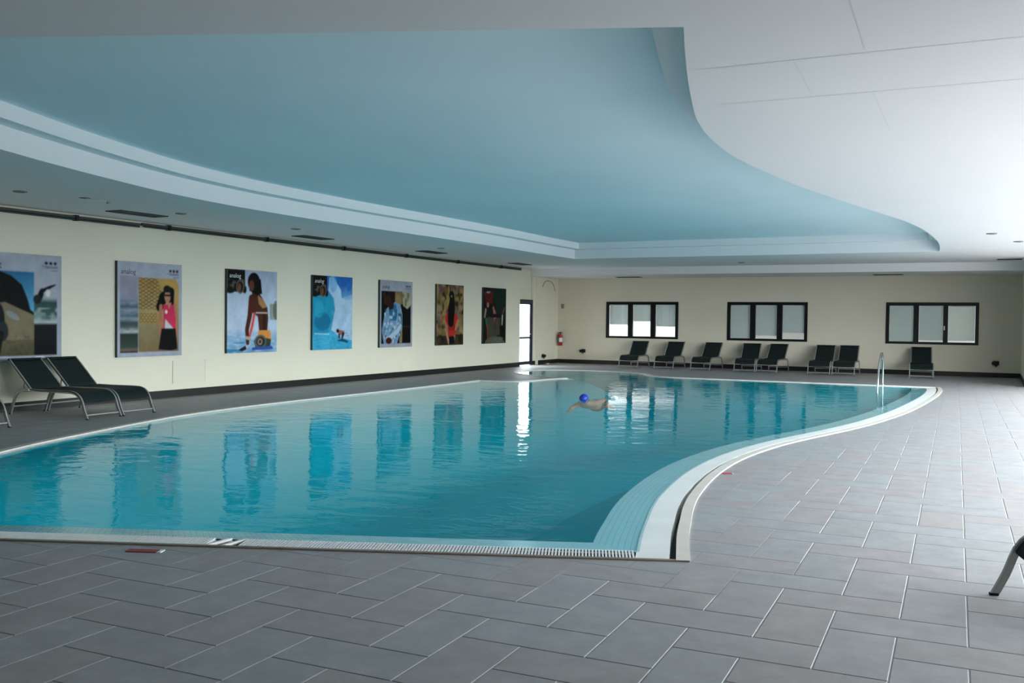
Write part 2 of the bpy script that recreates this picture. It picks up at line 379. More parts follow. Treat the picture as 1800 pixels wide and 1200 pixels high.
# near side
def nstrip(name, spec, m, n=60): return strip(name, [(nline(d, dr), z) for d, dr, z in spec], m, basin, n=n)
strip('edge_kerb', [([NEAR0, NEAR1], -.15), ([NEAR0, NEAR1], .010), ([NEAR0+nn*.035, NEAR1+nn*.035], .010), ([NEAR0+nn*.035, NEAR1+nn*.035], -.15)], 'kerbbrown', basin, n=40)
nstrip('grate_channel', [(.035, .34, -.02), (.035, .34, -.09), (.255, .34, -.09), (.255, .34, -.02)], 'slot')
nstrip('mosaic_shelf', [(.25, .34, -.002), (.262, .34, -.002), (.265, .34, -.012), (.58, .65, -.030)], 'shelf')
nstrip('basin_wall', [(.58, .65, -.030), (.58, .65, -.30)], 'basin')
g = MB(); a0, a1 = nline(.145, .345); Lg = (a1-a0).length; k = 0; s = .02
cover = (a1-Vector((-4.45, 4.62))).length; cover = Lg-cover
while s < Lg-.01:
    if not (cover-.10 < s < cover+.10):
        c = a0+nd*s; t = nd*.0065; q = nn*.105
        v = [c-t-q, c+t-q, c+t+q, c-t+q]
        g.add([(p.x, p.y, -.012) for p in v]+[(p.x, p.y, .004) for p in v], [(4,5,6,7),(0,1,5,4),(1,2,6,5),(2,3,7,6),(3,0,4,7)])
    s += .0215
for dd in (-.075, .075):                                             # two long bearers under the slats
    c0, c1 = a0+nn*dd, a1+nn*dd; q = nn*.006
    v = [c0-q, c1-q, c1+q, c0+q]; g.add([(p.x, p.y, -.014) for p in v]+[(p.x, p.y, -.008) for p in v], [(4,5,6,7),(0,1,5,4),(2,3,7,6)])
gr = g.build('grate_slats', 'grate', basin, 'stuff')
for ss in (-.06, .05):
    c = a0+nd*(cover+ss); g = MB(); t = nd*.016; sk = nd*.05
    v = [c-t-nn*.105-sk, c+t-nn*.105-sk, c+t+nn*.105+sk, c-t+nn*.105+sk]
    g.add([(p.x, p.y, -.012) for p in v]+[(p.x, p.y, .005) for p in v], [(4,5,6,7),(0,1,5,4),(1,2,6,5),(2,3,7,6),(3,0,4,7)])
    g.build('grate_joint_bar', 'grate', basin)
# far side, bay and left side
FL = FARL
strip('kerb', [(FL, -.15), (FL, .012), (offset(FL, .10), .012), (offset(FL, .10), -.05)], 'kerb', basin)
FI = [p for p in FL if not (p.x > -1.45)]
strip('white_ledge', [(offset(FI, .10), -.002), (offset(FI, .20), -.014)], 'whitetile', basin)
strip('basin_wall', [(offset(FI, .20), -.014), (offset(FI, .20), -.30)], 'basin', basin)
# water
wl = [p for p in offset(FL, .14) if p.x < -1.4 and (p-NEAR0).dot(nn) > .26]
wr = [p for p in offset(RIGHT, .25) if (p-NEAR0).dot(nn) > .26 and p.y < 24.4]
wn = nline(.258, .25)
water = flat('pool_water', [[tuple(wn[0]), tuple(wn[1])] + [tuple(p) for p in wr[1:]] + [tuple(p) for p in wl]], -.007, 'water', kind='stuff')
tag(water, 'turquoise rippling pool water mirroring the posters and far windows', 'water')

# ---- floor tiles (2:1 herringbone)
TW = .31; TA = Vector((-1.347, 5.779)); ang = math.radians(1.85)
ex = Vector((math.cos(ang), math.sin(ang))); ey = Vector((-math.sin(ang), math.cos(ang)))
def tl(x, y): return TA + ex*(x*TW) + ey*((y-3)*TW)
onp = np.array([tuple(p) for p in OUT])
def inside(pt):
    x, y = pt; a = onp; b = np.roll(onp, -1, 0)
    c = (a[:, 1] > y) != (b[:, 1] > y)
    xi = (b[:, 0]-a[:, 0])*(y-a[:, 1])/np.where(b[:, 1] == a[:, 1], 1e-9, b[:, 1]-a[:, 1])+a[:, 0]
    return bool(np.sum(c & (x < xi)) % 2)
def slab(w, h, j=.0025, c=.003, t=.010):
    x0, x1, y0, y1 = j, w-j, j, h-j
    vs = [(x0,y0,-t),(x1,y0,-t),(x1,y1,-t),(x0,y1,-t),(x0,y0,-c),(x1,y0,-c),(x1,y1,-c),(x0,y1,-c),(x0+c,y0+c,0),(x1-c,y0+c,0),(x1-c,y1-c,0),(x0+c,y1-c,0)]
    fs = [(8,9,10,11)]
    for i in range(4): k = (i+1) % 4; fs += [(i, k, 4+k, 4+i), (4+i, 4+k, 8+k, 8+i)]
    return vs, fs
full_vs, full_fs = slab(TW, 2*TW)
full_me = bpy.data.meshes.new('tile'); full_me.from_pydata(full_vs, [], full_fs)
tiles = []
for lat in range(-40, 60):
    for k in range(-90, 90):
        ox, oy = k+2*lat, -k+2*lat
        for kind in 'VH':
            if kind == 'V': x, y, ww, hh = ox, oy, 1, 2
            else: x, y, ww, hh = ox, oy+2, 2, 1
            c = tl(x+ww/2, y+hh/2)
            if not (XL-.1 < c.x < XR and YF < c.y < YB+.1): continue
            cor = [tl(x, y), tl(x+ww, y), tl(x+ww, y+hh), tl(x, y+hh)]
            d2 = np.min((onp[:, 0]-c.x)**2+(onp[:, 1]-c.y)**2)
            cl = None
            if d2 < .42**2:
                j = .0025/TW
                ic = [tl(x+j, y+j), tl(x+ww-j, y+j), tl(x+ww-j, y+hh-j), tl(x+j, y+hh-j)]
                idx = np.where((onp[:, 0]-c.x)**2+(onp[:, 1]-c.y)**2 < .75**2)[0]
                chain = set()
                for i in idx: chain.add(int(i)); chain.add(int((i+1) % len(onp))); chain.add(int((i-1) % len(onp)))
                chain = sorted(chain); mp = {i: 4+q for q, i in enumerate(chain)}
                vv = ic+[Vector(onp[i]) for i in chain]
                ed = [(mp[i], mp[(i+1) % len(onp)]) for i in chain if (i+1) % len(onp) in mp]
                res = delaunay_2d_cdt(vv, ed+[(0,1),(1,2),(2,3),(3,0)], [], 1, 1e-5)
                keep = []
                for f in res[2]:
                    m_ = sum((res[0][i] for i in f), Vector((0, 0)))/len(f)
                    q = m_-tl(x, y); lx, ly = q.dot(ex)/TW, q.dot(ey)/TW
                    if -.001 < lx < ww+.001 and -.001 < ly < hh+.001 and not inside(m_): keep.append(list(f))
                if not keep: continue
                us = sorted({i for f in keep for i in f}); rm = {i: q for q, i in enumerate(us)}
                top = [(res[0][i].x, res[0][i].y, 0) for i in us]; nb = len(top)
                fs = [[rm[i] for i in f] for f in keep]; cnt = {}
                for f in fs:
                    for a, b in zip(f, f[1:]+f[:1]): cnt[(a, b)] = 1
                sk = [(a, nb+a, nb+b, b) for (a, b) in cnt if (b, a) not in cnt]
                cl = (top+[(p[0], p[1], -.01) for p in top], [tuple(f) for f in fs]+sk)
                if len(keep) == 2 and not idx.size: cl = None
            elif inside(c): continue
            pr = [project((p.x, p.y, 0)) for p in cor]; area = 0
            if all(p[2] > .5 for p in pr):
                cx = sum(p[0] for p in pr)/4; cy = sum(p[1] for p in pr)/4
                if -40 < cx < 1840 and -40 < cy < 1260:
                    area = abs(sum(pr[i][0]*pr[(i+1) % 4][1]-pr[(i+1) % 4][0]*pr[i][1] for i in range(4)))/2
            tiles.append((area, kind, cor, cl))
tiles.sort(key=lambda t: -t[0])
rest = MB()
for n, (area, kind, cor, cl) in enumerate(tiles):
    if kind == 'V': o, rz = cor[0], ang
    else: o, rz = cor[1], ang+math.pi/2
    if n < 300 and area > 60:
        if cl:
            me = bpy.data.meshes.new('tile'); me.from_pydata(cl[0], [], cl[1]); link('tile', me, 'tile', floor)
        else:
            ob = link('tile', full_me, None, floor); ob.location = (o.x, o.y, 0); ob.rotation_euler = (0, 0, rz)
            if not full_me.materials: full_me.materials.append(M['tile'])
    elif cl: rest.add(*cl)
    else:
        cs, sn = math.cos(rz), math.sin(rz)
        rest.add([(o.x+cs*x-sn*y, o.y+sn*x+cs*y, z) for x, y, z in full_vs], full_fs)
me = bpy.data.meshes.new('tile_field'); me.from_pydata(rest.v, [], rest.f); link('tile_field', me, 'tile', floor, 'stuff')

# ---- ceiling with recess
CR = catmull([(-1.57,5.17),(-1.67,5.52),(-1.77,5.89),(-1.92,6.46),(-2.08,7.12),(-2.18,7.58),(-2.26,8.1),(-2.31,8.69),(-2.33,9.38),(-2.28,10.16),(-2.14,11.6),(-1.97,12.71),(-1.77,13.83),(-1.53,15.12),(-1.25,16.8),(-1.1,18.6),(-1.04,20.75),(-1.08,22.4),(-1.15,23.45)])
CL = catmull([(-10.08,23.6),(-10.1,21.5),(-10.06,19.5),(-10.08,18.0),(-10.12,16.1),(-10.18,14.4),(-10.2,12.8),(-10.15,11.4),(-10.08,10.6),(-9.88,9.37),(-9.54,8.15),(-9.18,7.07),(-8.84,6.18),(-8.4,5.1),(-7.95,4.0),(-7.45,2.83)])
COUT = dense([(-7.45,2.83),(-1.57,5.17)])[:-1]+CR[:-1]+dense([(-1.15,23.45),(-10.08,23.6)])[:-1]+CL[:-1]
ceiling = flat('ceiling', [[(XL-.1, YF-.1), (XR+.1, YF-.1), (XR+.1, 28.3), (XL-.1, 28.3)], [tuple(p) for p in COUT]], ZC, 'ceil', kind='structure', flip=True)
CC = COUT+[COUT[0]]; c2 = offset(COUT, .22, True); c2 = c2+[c2[0]]
Z1, Z2 = 3.37, 3.53
strip('cove_lower_band', [(CC, ZC), (CC, Z1)], 'band', ceiling)
strip('cove_ledge', [(CC, Z1), (c2, Z1)], 'band', ceiling)
strip('cove_upper_band', [(c2, Z1), (c2, Z2)], 'band', ceiling)
flat('recess_ceiling', [[tuple(p) for p in c2[:-1]]], Z2, 'blue', ceiling, flip=True)
boxobj('roof_slab', 'ceil', ceiling, XL-.3, XR+.3, YF-.3, YB+.3, 3.75, 3.95)
# dropped band over the far end
b = MB(); poly = [(XL-.2, 28.05), (-12.2, 27.75), (.60, 27.75), (XR+.2, 27.75), (XR+.2, YB+.1), (XL-.2, YB+.1)]
n = len(poly); b.add([(x, y, ZS) for x, y in poly]+[(x, y, ZC+.02) for x, y in poly], [tuple(range(n))]+[(i, (i+1) % n, n+(i+1) % n, n+i) for i in range(n)])
b.build('dropped_band', 'ceil', ceiling)
def seam(p, q):
    p, q = Vector(p), Vector(q); d = (q-p).normalized(); s_ = Vector((-d.y, d.x))*.004
    m_ = MB(); v = [p-s_, q-s_, q+s_, p+s_]; m_.add([(x.x, x.y, ZC-.0015) for x in v], [(0, 3, 2, 1)]); m_.build('plasterboard_seam', 'seam', ceiling)
seam((-.66, 4.4), (-.72, 6.05)); seam((-1.73, 6.08), (.6, 6.15)); seam((-1.15, 6.1), (-1.2, 7.1)); seam((-1.9, 7.12), (.6, 7.2)); seam((-.8, 7.2), (-.82, 8.6))

# ---- walls
wl_ = MB(); wl_.box(XL-.3, XL, YF-.3, 27.0, -.02, 3.8)
wall_left = wl_.build('wall_left', 'wall', kind='structure')
rc = XL-.14
m_ = MB()
m_.box(rc-.3, rc, 26.9, 27.02, -.02, 3.8); m_.box(rc-.06, rc, 28.12, YB+.3, -.02, 3.8); m_.box(rc-.06, rc, 27.0, 28.14, 2.13, 3.8)
m_.build('wall_recess', 'wall', wall_left)
boxobj('wall_pilaster', 'wall', wall_left, rc-.01, rc+.035, 28.42, 28.60, 0, 2.95)
wb = MB(); xs = [XL-.5]+[v for w_ in WINS for v in w_[:2]]+[XR+.3]
for i in range(0, len(xs), 2): wb.box(xs[i], xs[i+1], YB, YB+.3, -.02, 3.8)
for w_ in WINS: wb.box(w_[0], w_[1], YB, YB+.3, -.02, WZ0); wb.box(w_[0], w_[1], YB, YB+.3, WZ1, 3.8)
wall_back = wb.build('wall_back', 'wall_back', kind='structure')
wr_ = MB(); wr_.box(XR, XR+.3, YF-.3, GY0, -.02, 3.8); wr_.box(XR, XR+.3, GY1, YB+.3, -.02, 3.8); wr_.box(XR, XR+.3, GY0, GY1, -.02, GZ0); wr_.box(XR, XR+.3, GY0, GY1, GZ1, 3.8)
wr_.box(.68, XR, 26.0, YB, 0, 3.12)
wr_.build('wall_right', 'wall', kind='structure')
boxobj('wall_front', 'wall', None, XL-.3, XR+.3, YF-.3, YF, -.02, 3.8, kind='structure')
bl = MB(); bl.box(XL, XL+.018, YF, 27.0, 0, .135); bl.box(rc, rc+.018, 28.14, YB, 0, .135); bl.build('baseboard_left', 'base', kind='structure')
boxobj('baseboard_back', 'base', None, rc, .68, YB-.018, YB, 0, .135, kind='structure')
boxobj('baseboard_right', 'base', None, .662, .68, 26.0, YB, 0, .135, kind='structure')
# glazing frames on the right-hand side (outside the picture)
gz = empty('window_4', (XR, GY0, 0)); gz['kind'] = 'structure'
nb = 9
for i in range(nb+1):
    y = (GY1-GY0)*i/nb; boxobj('mullion', 'black', gz, .02, .10, y-.035, y+.035, GZ0, GZ1)
for z in (GZ0, GZ1-.08, 2.1): boxobj('transom', 'black', gz, .03, .09, 0, GY1-GY0, z, z+.07)

# ---- back windows
for i, (x0, x1, mm, cov) in enumerate(WINS):
    root = empty('window_%d' % (i+1), ((x0+x1)/2, YB, WZ0)); root['kind'] = 'structure'; cx = (x0+x1)/2
    H = WZ1-WZ0
    b = MB(); f = .095; ya, yb = -.02, .07
    b.box(x0-cx, x1-cx, ya, yb, 0, f*.75); b.box(x0-cx, x1-cx, ya, yb, H-f, H); b.box(x0-cx, x0+f-cx, ya, yb, f*.75, H-f); b.box(x1-f-cx, x1-cx, ya, yb, f*.75, H-f)
    b.build('frame', 'black', root)
    for q in (0, 2): boxobj('mullion', 'black', root, mm[q]-cx, mm[q+1]-cx, ya-.01, yb, f*.75, H-f)
    edges = [(x0+f, mm[0]), (mm[1], mm[2]), (mm[3], x1-f)]
    for j, (a, c) in enumerate(edges):
        boxobj('pane', 'glass', root, a-cx, c-cx, .012, .018, f*.75, H-f)
        top = H-f; hh = (H-f*1.75)*cov[j]; s = MB(); z = top-.03
        tilt = math.radians(72 if not (i == 2 and j == 2) else 48); w2 = .019
        while z > top-hh:
            dy, dz = math.cos(tilt)*w2, math.sin(tilt)*w2
            s.add([(a-cx+.006, .066-dy, z+dz), (c-cx-.006, .066-dy, z+dz), (c-cx-.006, .066+dy, z-dz), (a-cx+.006, .066+dy, z-dz)], [(0, 1, 2, 3)])
            z -= .031
        s.build('blind_slats', 'blind', root, 'stuff')
        boxobj('blind_head_rail', 'white', root, a-cx+.01, c-cx-.01, .045, .085, top-.03, top)
        boxobj('blind_bottom_rail', 'white', root, a-cx+.012, c-cx-.012, .054, .078, max(f*.75, top-hh-.02), max(f*.75, top-hh-.02)+.018)
    boxobj('handle', 'white' if i == 2 else 'black', root, edges[1][1]-cx+.02, edges[1][1]-cx+.05, -.055, -.03, .42, .54)

# added wall, roof and floor behind the far windows, dimming their daylight
ow = MB(); ow.box(XL-.5, XR+.3, YB+2.6, YB+2.8, -.02, 3.4); ow.box(XL-.5, XR+.3, YB+.3, YB+2.8, 3.2, 3.4); ow.box(XL-.5, XR+.3, YB+.3, YB+2.8, -.1, -.02)
ow.build('window_dimming_shell', 'ceil', wall_back)
# ---- glazed door in the left-hand recess
d = empty('door_1', (rc, 27.57, 0)); d['kind'] = 'structure'
b = MB(); b.box(-.02, .05, .47, .57, 0, 2.13); b.box(-.02, .05, -.57, -.47, 0, 2.13); b.box(-.02, .05, -.47, .47, 2.03, 2.13); b.build('door_frame', 'navy', d)
b = MB(); b.box(0, .035, -.47, .47, .03, .14); b.box(0, .035, -.47, .47, .87, .93); b.box(0, .035, .41, .47, .14, 2.03); b.box(0, .035, -.47, -.41, .14, 2.03); b.box(0, .035, -.41, .41, 1.97, 2.03)
b.build('door_leaf', 'navy', d)
boxobj('pane', 'glass', d, .014, .020, -.41, .41, .93, 1.97); boxobj('pane', 'glass', d, .014, .020, -.41, .41, .14, .87)
b = MB(); b.tube([(.035, .38, 1.02), (.085, .38, 1.02), (.085, .27, 1.02)], .011); b.build('door_handle', 'steel', d)

# ================================================================== POSTERS
NX, NZ = 150, 172
class Canvas:
    def __init__(s, bgc):
        s.u, s.v = np.meshgrid((np.arange(NX)+.0)/(NX-1), (np.arange(NZ)+.0)/(NZ-1)); s.a = 1.44/1.65
        s.c = np.zeros((NZ, NX, 3)); s.c[:] = s.L(bgc); s.e = .006
    def L(s, c): return np.array([lin(x) for x in c])
    def put(s, al, c):
        c = s.L(c) if not isinstance(c, np.ndarray) else c
        s.c = s.c*(1-al[..., None]) + c*al[..., None]
    def sm(s, d): return np.clip(.5-d/s.e, 0, 1)
    def rect(s, u0, v0, u1, v1, c, op=1): s.put(op*s.sm(np.maximum.reduce([(u0-s.u)*s.a, (s.u-u1)*s.a, v0-s.v, s.v-v1])), c)
    def ell(s, u, v, ru, rv, c, op=1, rot=0):
        x = (s.u-u)*s.a; y = s.v-v; ru = ru*s.a
        if rot: x, y = x*math.cos(rot)+y*math.sin(rot), -x*math.sin(rot)+y*math.cos(rot)
        s.put(op*s.sm((np.sqrt((x/ru)**2+(y/rv)**2)-1)*min(ru, rv)), c)
    def cap(s, pts, c, op=1):
        d = None
        for (u0, v0, r0), (u1, v1, r1) in zip(pts, pts[1:]):
            ax, ay, bx, by = u0*s.a, v0, u1*s.a, v1; px = s.u*s.a; t = np.clip(((px-ax)*(bx-ax)+(s.v-ay)*(by-ay))/max(1e-9, (bx-ax)**2+(by-ay)**2), 0, 1)
            q = np.hypot(px-ax-t*(bx-ax), s.v-ay-t*(by-ay))-(r0+(r1-r0)*t); d = q if d is None else np.minimum(d, q)
        s.put(op*s.sm(d), c)
    def poly(s, pts, c, op=1):
        px = s.u*s.a; d = np.full(s.u.shape, 9.); ins = np.zeros(s.u.shape, bool); P = [(u*s.a, v) for u, v in pts]
        for (ax, ay), (bx, by) in zip(P, P[1:]+P[:1]):
            t = np.clip(((px-ax)*(bx-ax)+(s.v-ay)*(by-ay))/max(1e-9, (bx-ax)**2+(by-ay)**2), 0, 1)
            d = np.minimum(d, np.hypot(px-ax-t*(bx-ax), s.v-ay-t*(by-ay)))
            cr = (ay > s.v) != (by > s.v); ins ^= cr & (px < (bx-ax)*(s.v-ay)/(by-ay if by != ay else 1e-9)+ax)
        s.put(op*s.sm(np.where(ins, -d, d)), c)
    def noise(s, n, seed, su=1, sv=1):
        r = np.random.default_rng(seed); g = r.random((n+2, n+2)); x = s.u*n*su % n; y = s.v*n*sv % n
        i = x.astype(int); j = y.astype(int); fx = x-i; fy = y-j; fx = fx*fx*(3-2*fx); fy = fy*fy*(3-2*fy)
        return (g[j, i]*(1-fx)+g[j, i+1]*fx)*(1-fy)+(g[j+1, i]*(1-fx)+g[j+1, i+1]*fx)*fy
    def box(s, u0, v0, u1, v1): return ((s.u >= u0) & (s.u <= u1) & (s.v >= v0) & (s.v <= v1)).astype(float)
    def grad(s, u0, v0, u1, v1, stops):
        vv = (s.v-v0)/(v1-v0); cols = np.stack([np.interp(vv, [t for t, _ in stops], [s.L(c)[k] for _, c in stops]) for k in range(3)], -1)
        al = s.box(u0, v0, u1, v1)[..., None]; s.c = s.c*(1-al)+cols*al
    def marks(s, u1, v0, dark=(25, 32, 45)):
        for k in range(3): s.ell(u1-.03-k*.055, v0, .021, .016, dark)
        s.rect(u1-.20, v0+.026, u1, v0+.034, dark, .6); s.rect(u1-.15, v0+.038, u1, v0+.047, dark, .75); s.rect(u1-.09, v0+.066, u1, v0+.074, dark, .7)
    def block(s):
        s.rect(0, 0, .345, .27, (16, 16, 14)); s.ell(.335, .235, .04, .05, (16, 16, 14)); s.ell(.05, .255, .09, .035, (16, 16, 14))
        n = s.noise(26, 5); s.put(np.clip((n-.62)*5, 0, 1)*s.box(.02, .12, .35, .27)*.6, (95, 90, 75))
        s.ell(.25, .205, .075, .085, (90, 84, 72)); s.ell(.25, .205, .058, .066, (18, 18, 16)); s.ell(.235, .215, .03, .05, (115, 70, 40), .8)
FRAME = (152, 158, 172)
def p1():
    c = Canvas(FRAME)
    c.grad(.05, .165, .66, .95, [(0, (15, 95, 140)), (.45, (70, 150, 185)), (.5, (120, 112, 88)), (1, (70, 66, 44))])
    c.poly([(.05, .165), (.25, .165), (.40, .21), (.52, .29), (.585, .42), (.62, .52), (.66, .545), (.66, .575), (.46, .505), (.32, .455), (.2, .47), (.17, .58), (.05, .62)], (12, 14, 14))
    c.poly([(.05, .62), (.17, .5), (.32, .452), (.46, .502), (.66, .572), (.66, .8), (.05, .8)], (116, 106, 82)); c.ell(.41, .575, .085, .028, (128, 136, 136), rot=.5); c.ell(.22, .62, .1, .18, (20, 24, 24)); c.ell(.3, .72, .06, .09, (34, 42, 46)); c.cap([(.27, .75, .035), (.24, .95, .02)], (16, 18, 16))
    n = c.noise(40, 3); c.put(np.clip((n-.5)*2, 0, 1)*c.box(.05, .74, .66, .95)*.5, (40, 42, 18)); c.ell(.22, .47, .035, .04, (120, 85, 60))
    c.grad(.66, .165, .94, .95, [(0, (150, 155, 170)), (.3, (150, 158, 168)), (.36, (40, 70, 66)), (.55, (60, 95, 92)), (.6, (165, 180, 182)), (.63, (20, 22, 26)), (1, (6, 8, 10))])
    c.ell(.74, .38, .035, .07, (16, 14, 18), rot=.3); c.cap([(.76, .34, .02), (.86, .3, .015), (.92, .28, .008)], (20, 16, 20)); c.ell(.83, .36, .03, .035, (190, 195, 200)); c.ell(.70, .42, .05, .045, (28, 34, 34))
    n = c.noise(18, 9, 1, 2); c.put(np.clip((n-.45)*2.5, 0, 1)*c.box(.66, .5, .94, .62)*.7, (150, 172, 172)); c.rect(.68, .962, .78, .974, (220, 225, 230)); c.marks(.95, .075)
    return c
def p2():
    c = Canvas(FRAME)
    c.grad(.035, .15, .305, .955, [(0, (138, 138, 152)), (.25, (134, 132, 152)), (.36, (112, 124, 140)), (.4, (60, 80, 95)), (.44, (125, 138, 152)), (.52, (70, 95, 112)), (.56, (128, 140, 150)), (.61, (45, 62, 66)), (.66, (72, 84, 82)), (.73, (165, 172, 172)), (.755, (40, 52, 48)), (.93, (52, 66, 58)), (.96, (105, 90, 80)), (1, (12, 16, 22))])
    n = c.noise(14, 4, 1, 4); c.put(np.clip((n-.5)*2, 0, 1)*c.box(.035, .4, .305, .74)*.5, (60, 80, 96))
    c.grad(.315, .16, .95, .95, [(0, (160, 128, 66)), (.45, (156, 134, 84)), (.62, (146, 120, 66)), (.66, (128, 118, 88)), (1, (120, 98, 58))])
    for k in range(17):
        v = .17+k*.02; al = (np.abs(c.v-(v+.01*np.sin(c.u*70+k*math.pi))) < .0042)*c.box(.315, .16, .95, .5)*(c.u < .60+.35*(c.v-.16)*1.2)
        c.put(al.astype(float)*.85, (70, 48, 16))
    for k in range(5):
        for q in range(2): c.ell(.35+k*.055, .56+q*.055, .022, .022, (96, 72, 30)); c.ell(.35+k*.055, .56+q*.055, .012, .012, (178, 150, 92))
    c.poly([(.60, .165), (.95, .165), (.95, .5), (.85, .4), (.72, .27)], (178, 140, 66), .7); c.poly([(.9, .155), (.96, .155), (.96, .25)], FRAME)
    c.cap([(.70, .36, .06), (.64, .47, .05)], (10, 9, 9)); c.cap([(.82, .3, .05), (.83, .5, .03)], (12, 9, 9))
    c.cap([(.885, .46, .024), (.9, .6, .022), (.91, .77, .02)], (170, 110, 78)); c.cap([(.66, .46, .022), (.645, .62, .02), (.65, .77, .02)], (165, 105, 74))
    c.poly([(.7, .44), (.87, .44), (.9, .6), (.9, .73), (.7, .73), (.7, .6)], (196, 18, 74)); c.poly([(.73, .6), (.9, .73), (.72, .73)], (170, 182, 184)); c.poly([(.76, .42), (.83, .42), (.79, .49)], (176, 118, 86)); c.ell(.745, .52, .02, .02, (225, 215, 220))
    c.poly([(.67, .7), (.9, .7), (.93, .93), (.82, .945), (.62, .93)], (8, 8, 10)); c.ell(.765, .355, .047, .065, (172, 120, 92)); c.rect(.72, .33, .82, .352, (14, 10, 10)); c.ell(.76, .27, .06, .04, (20, 26, 28)); c.rect(.70, .265, .82, .31, (18, 24, 26)); c.rect(.755, .39, .785, .396, (150, 50, 50))
    c.marks(.95, .075); return c
def p3():
    c = Canvas((165, 180, 200))
    c.grad(0, 0, 1, 1, [(0, (140, 155, 180)), (.4, (165, 182, 205)), (.7, (170, 190, 212)), (.8, (120, 160, 195)), (.9, (105, 155, 190)), (1, (90, 140, 180))])
    n = c.noise(14, 2, 1, 4); c.put(np.clip((n-.4)*2, 0, 1)*c.box(0, .7, 1, 1)*.6, (175, 195, 215))
    c.rect(.85, .4, 1, .6, (120, 130, 112), .8); c.ell(.98, .48, .06, .12, (84, 96, 70), .8); c.block()
    c.cap([(.12, .88, .006), (.32, .88, .014)], (20, 130, 175)); c.cap([(0, .97, .02), (.3, .97, .012)], (30, 120, 170))
    c.poly([(.44, .3), (.62, .26), (.72, .36), (.8, .45), (.82, .58), (.80, .74), (.63, .74), (.6, .56), (.45, .5)], (72, 38, 20)); c.poly([(.6, .3), (.72, .36), (.79, .44), (.70, .46), (.62, .40)], (168, 120, 66), .85); c.cap([(.74, .54, .03), (.74, .72, .03)], (40, 18, 12), .8)
    c.cap([(.47, .34, .045), (.44, .55, .04), (.385, .72, .034), (.4, .88, .03)], (78, 28, 18)); c.cap([(.53, .53, .02), (.49, .68, .022), (.44, .8, .016)], (205, 62, 36)); c.rect(.56, .508, .8, .522, (214, 190, 180), .8)
    c.ell(.55, .27, .07, .06, (60, 30, 18)); c.ell(.52, .14, .125, .115, (9, 8, 8)); c.poly([(.41, .12), (.66, .1), (.69, .28), (.58, .3), (.43, .25)], (9, 8, 8)); c.ell(.475, .185, .05, .065, (88, 48, 30))
    c.poly([(.62, .73), (.86, .73), (.89, .86), (.58, .85)], (214, 132, 26)); c.poly([(.52, .86), (.6, .8), (.88, .84), (.86, .95), (.56, .95)], (40, 62, 46)); c.ell(.66, .87, .125, .085, (76, 92, 76)); c.ell(.66, .87, .09, .062, (30, 40, 32)); c.ell(.65, .87, .05, .04, (140, 110, 100)); c.ell(.65, .87, .028, .022, (40, 40, 34))
    c.poly([(.5, .935), (.9, .925), (.93, .965), (.48, .975)], (22, 70, 150)); c.poly([(.22, .96), (.36, .91), (.38, .96), (.28, .985)], (22, 20, 24)); c.cap([(.38, .82, .02), (.44, .83, .018)], (170, 150, 130))
    return c
def p4():
    c = Canvas((20, 130, 175)); c.grad(0, 0, 1, 1, [(0, (22, 88, 165)), (.2, (26, 100, 178)), (.3, (80, 160, 195)), (1, (40, 150, 185))])
    c.poly([(0, .2), (.36, .22), (.5, .3), (.55, .45), (.48, .62), (.43, .78), (0, .84)], (10, 138, 172)); c.ell(.24, .62, .2, .12, (6, 100, 138), .8); c.ell(.15, .45, .12, .12, (20, 160, 190), .6)
    c.poly([(.4, .02), (.5, .0), (.6, .1), (.7, .18), (.72, .3), (1, .24), (1, .88), (.7, .84), (.46, .74), (.5, .6), (.55, .45), (.52, .3), (.38, .2)], (160, 190, 215)); c.ell(.5, .1, .1, .12, (60, 150, 200), .6)
    n = c.noise(12, 8); c.put(np.clip((n-.5)*2.2, 0, 1)*c.box(.4, .1, 1, .85)*.4, (120, 160, 200)); c.poly([(.72, .2), (1, .18), (1, .3), (.8, .32)], (90, 150, 200), .5)
    c.poly([(0, .8), (.45, .76), (.7, .85), (1, .88), (1, 1), (0, 1)], (50, 160, 195)); c.put(np.clip((c.noise(20, 6, 1, 3)-.5)*2, 0, 1)*c.box(0, .74, 1, 1)*.7, (24, 128, 172)); c.cap([(.05, .78, .008), (.4, .79, .01)], (150, 205, 225), .8)
    c.block(); c.cap([(.66, .76, .03), (.76, .78, .034)], (150, 90, 90)); c.ell(.62, .745, .035, .028, (30, 20, 20)); c.cap([(.66, .8, .018), (.66, .84, .014)], (40, 30, 34)); c.cap([(.76, .79, .026), (.74, .84, .018)], (24, 34, 48)); c.cap([(.62, .88, .008), (.75, .875, .022), (.88, .9, .014)], (16, 66, 104))
    return c
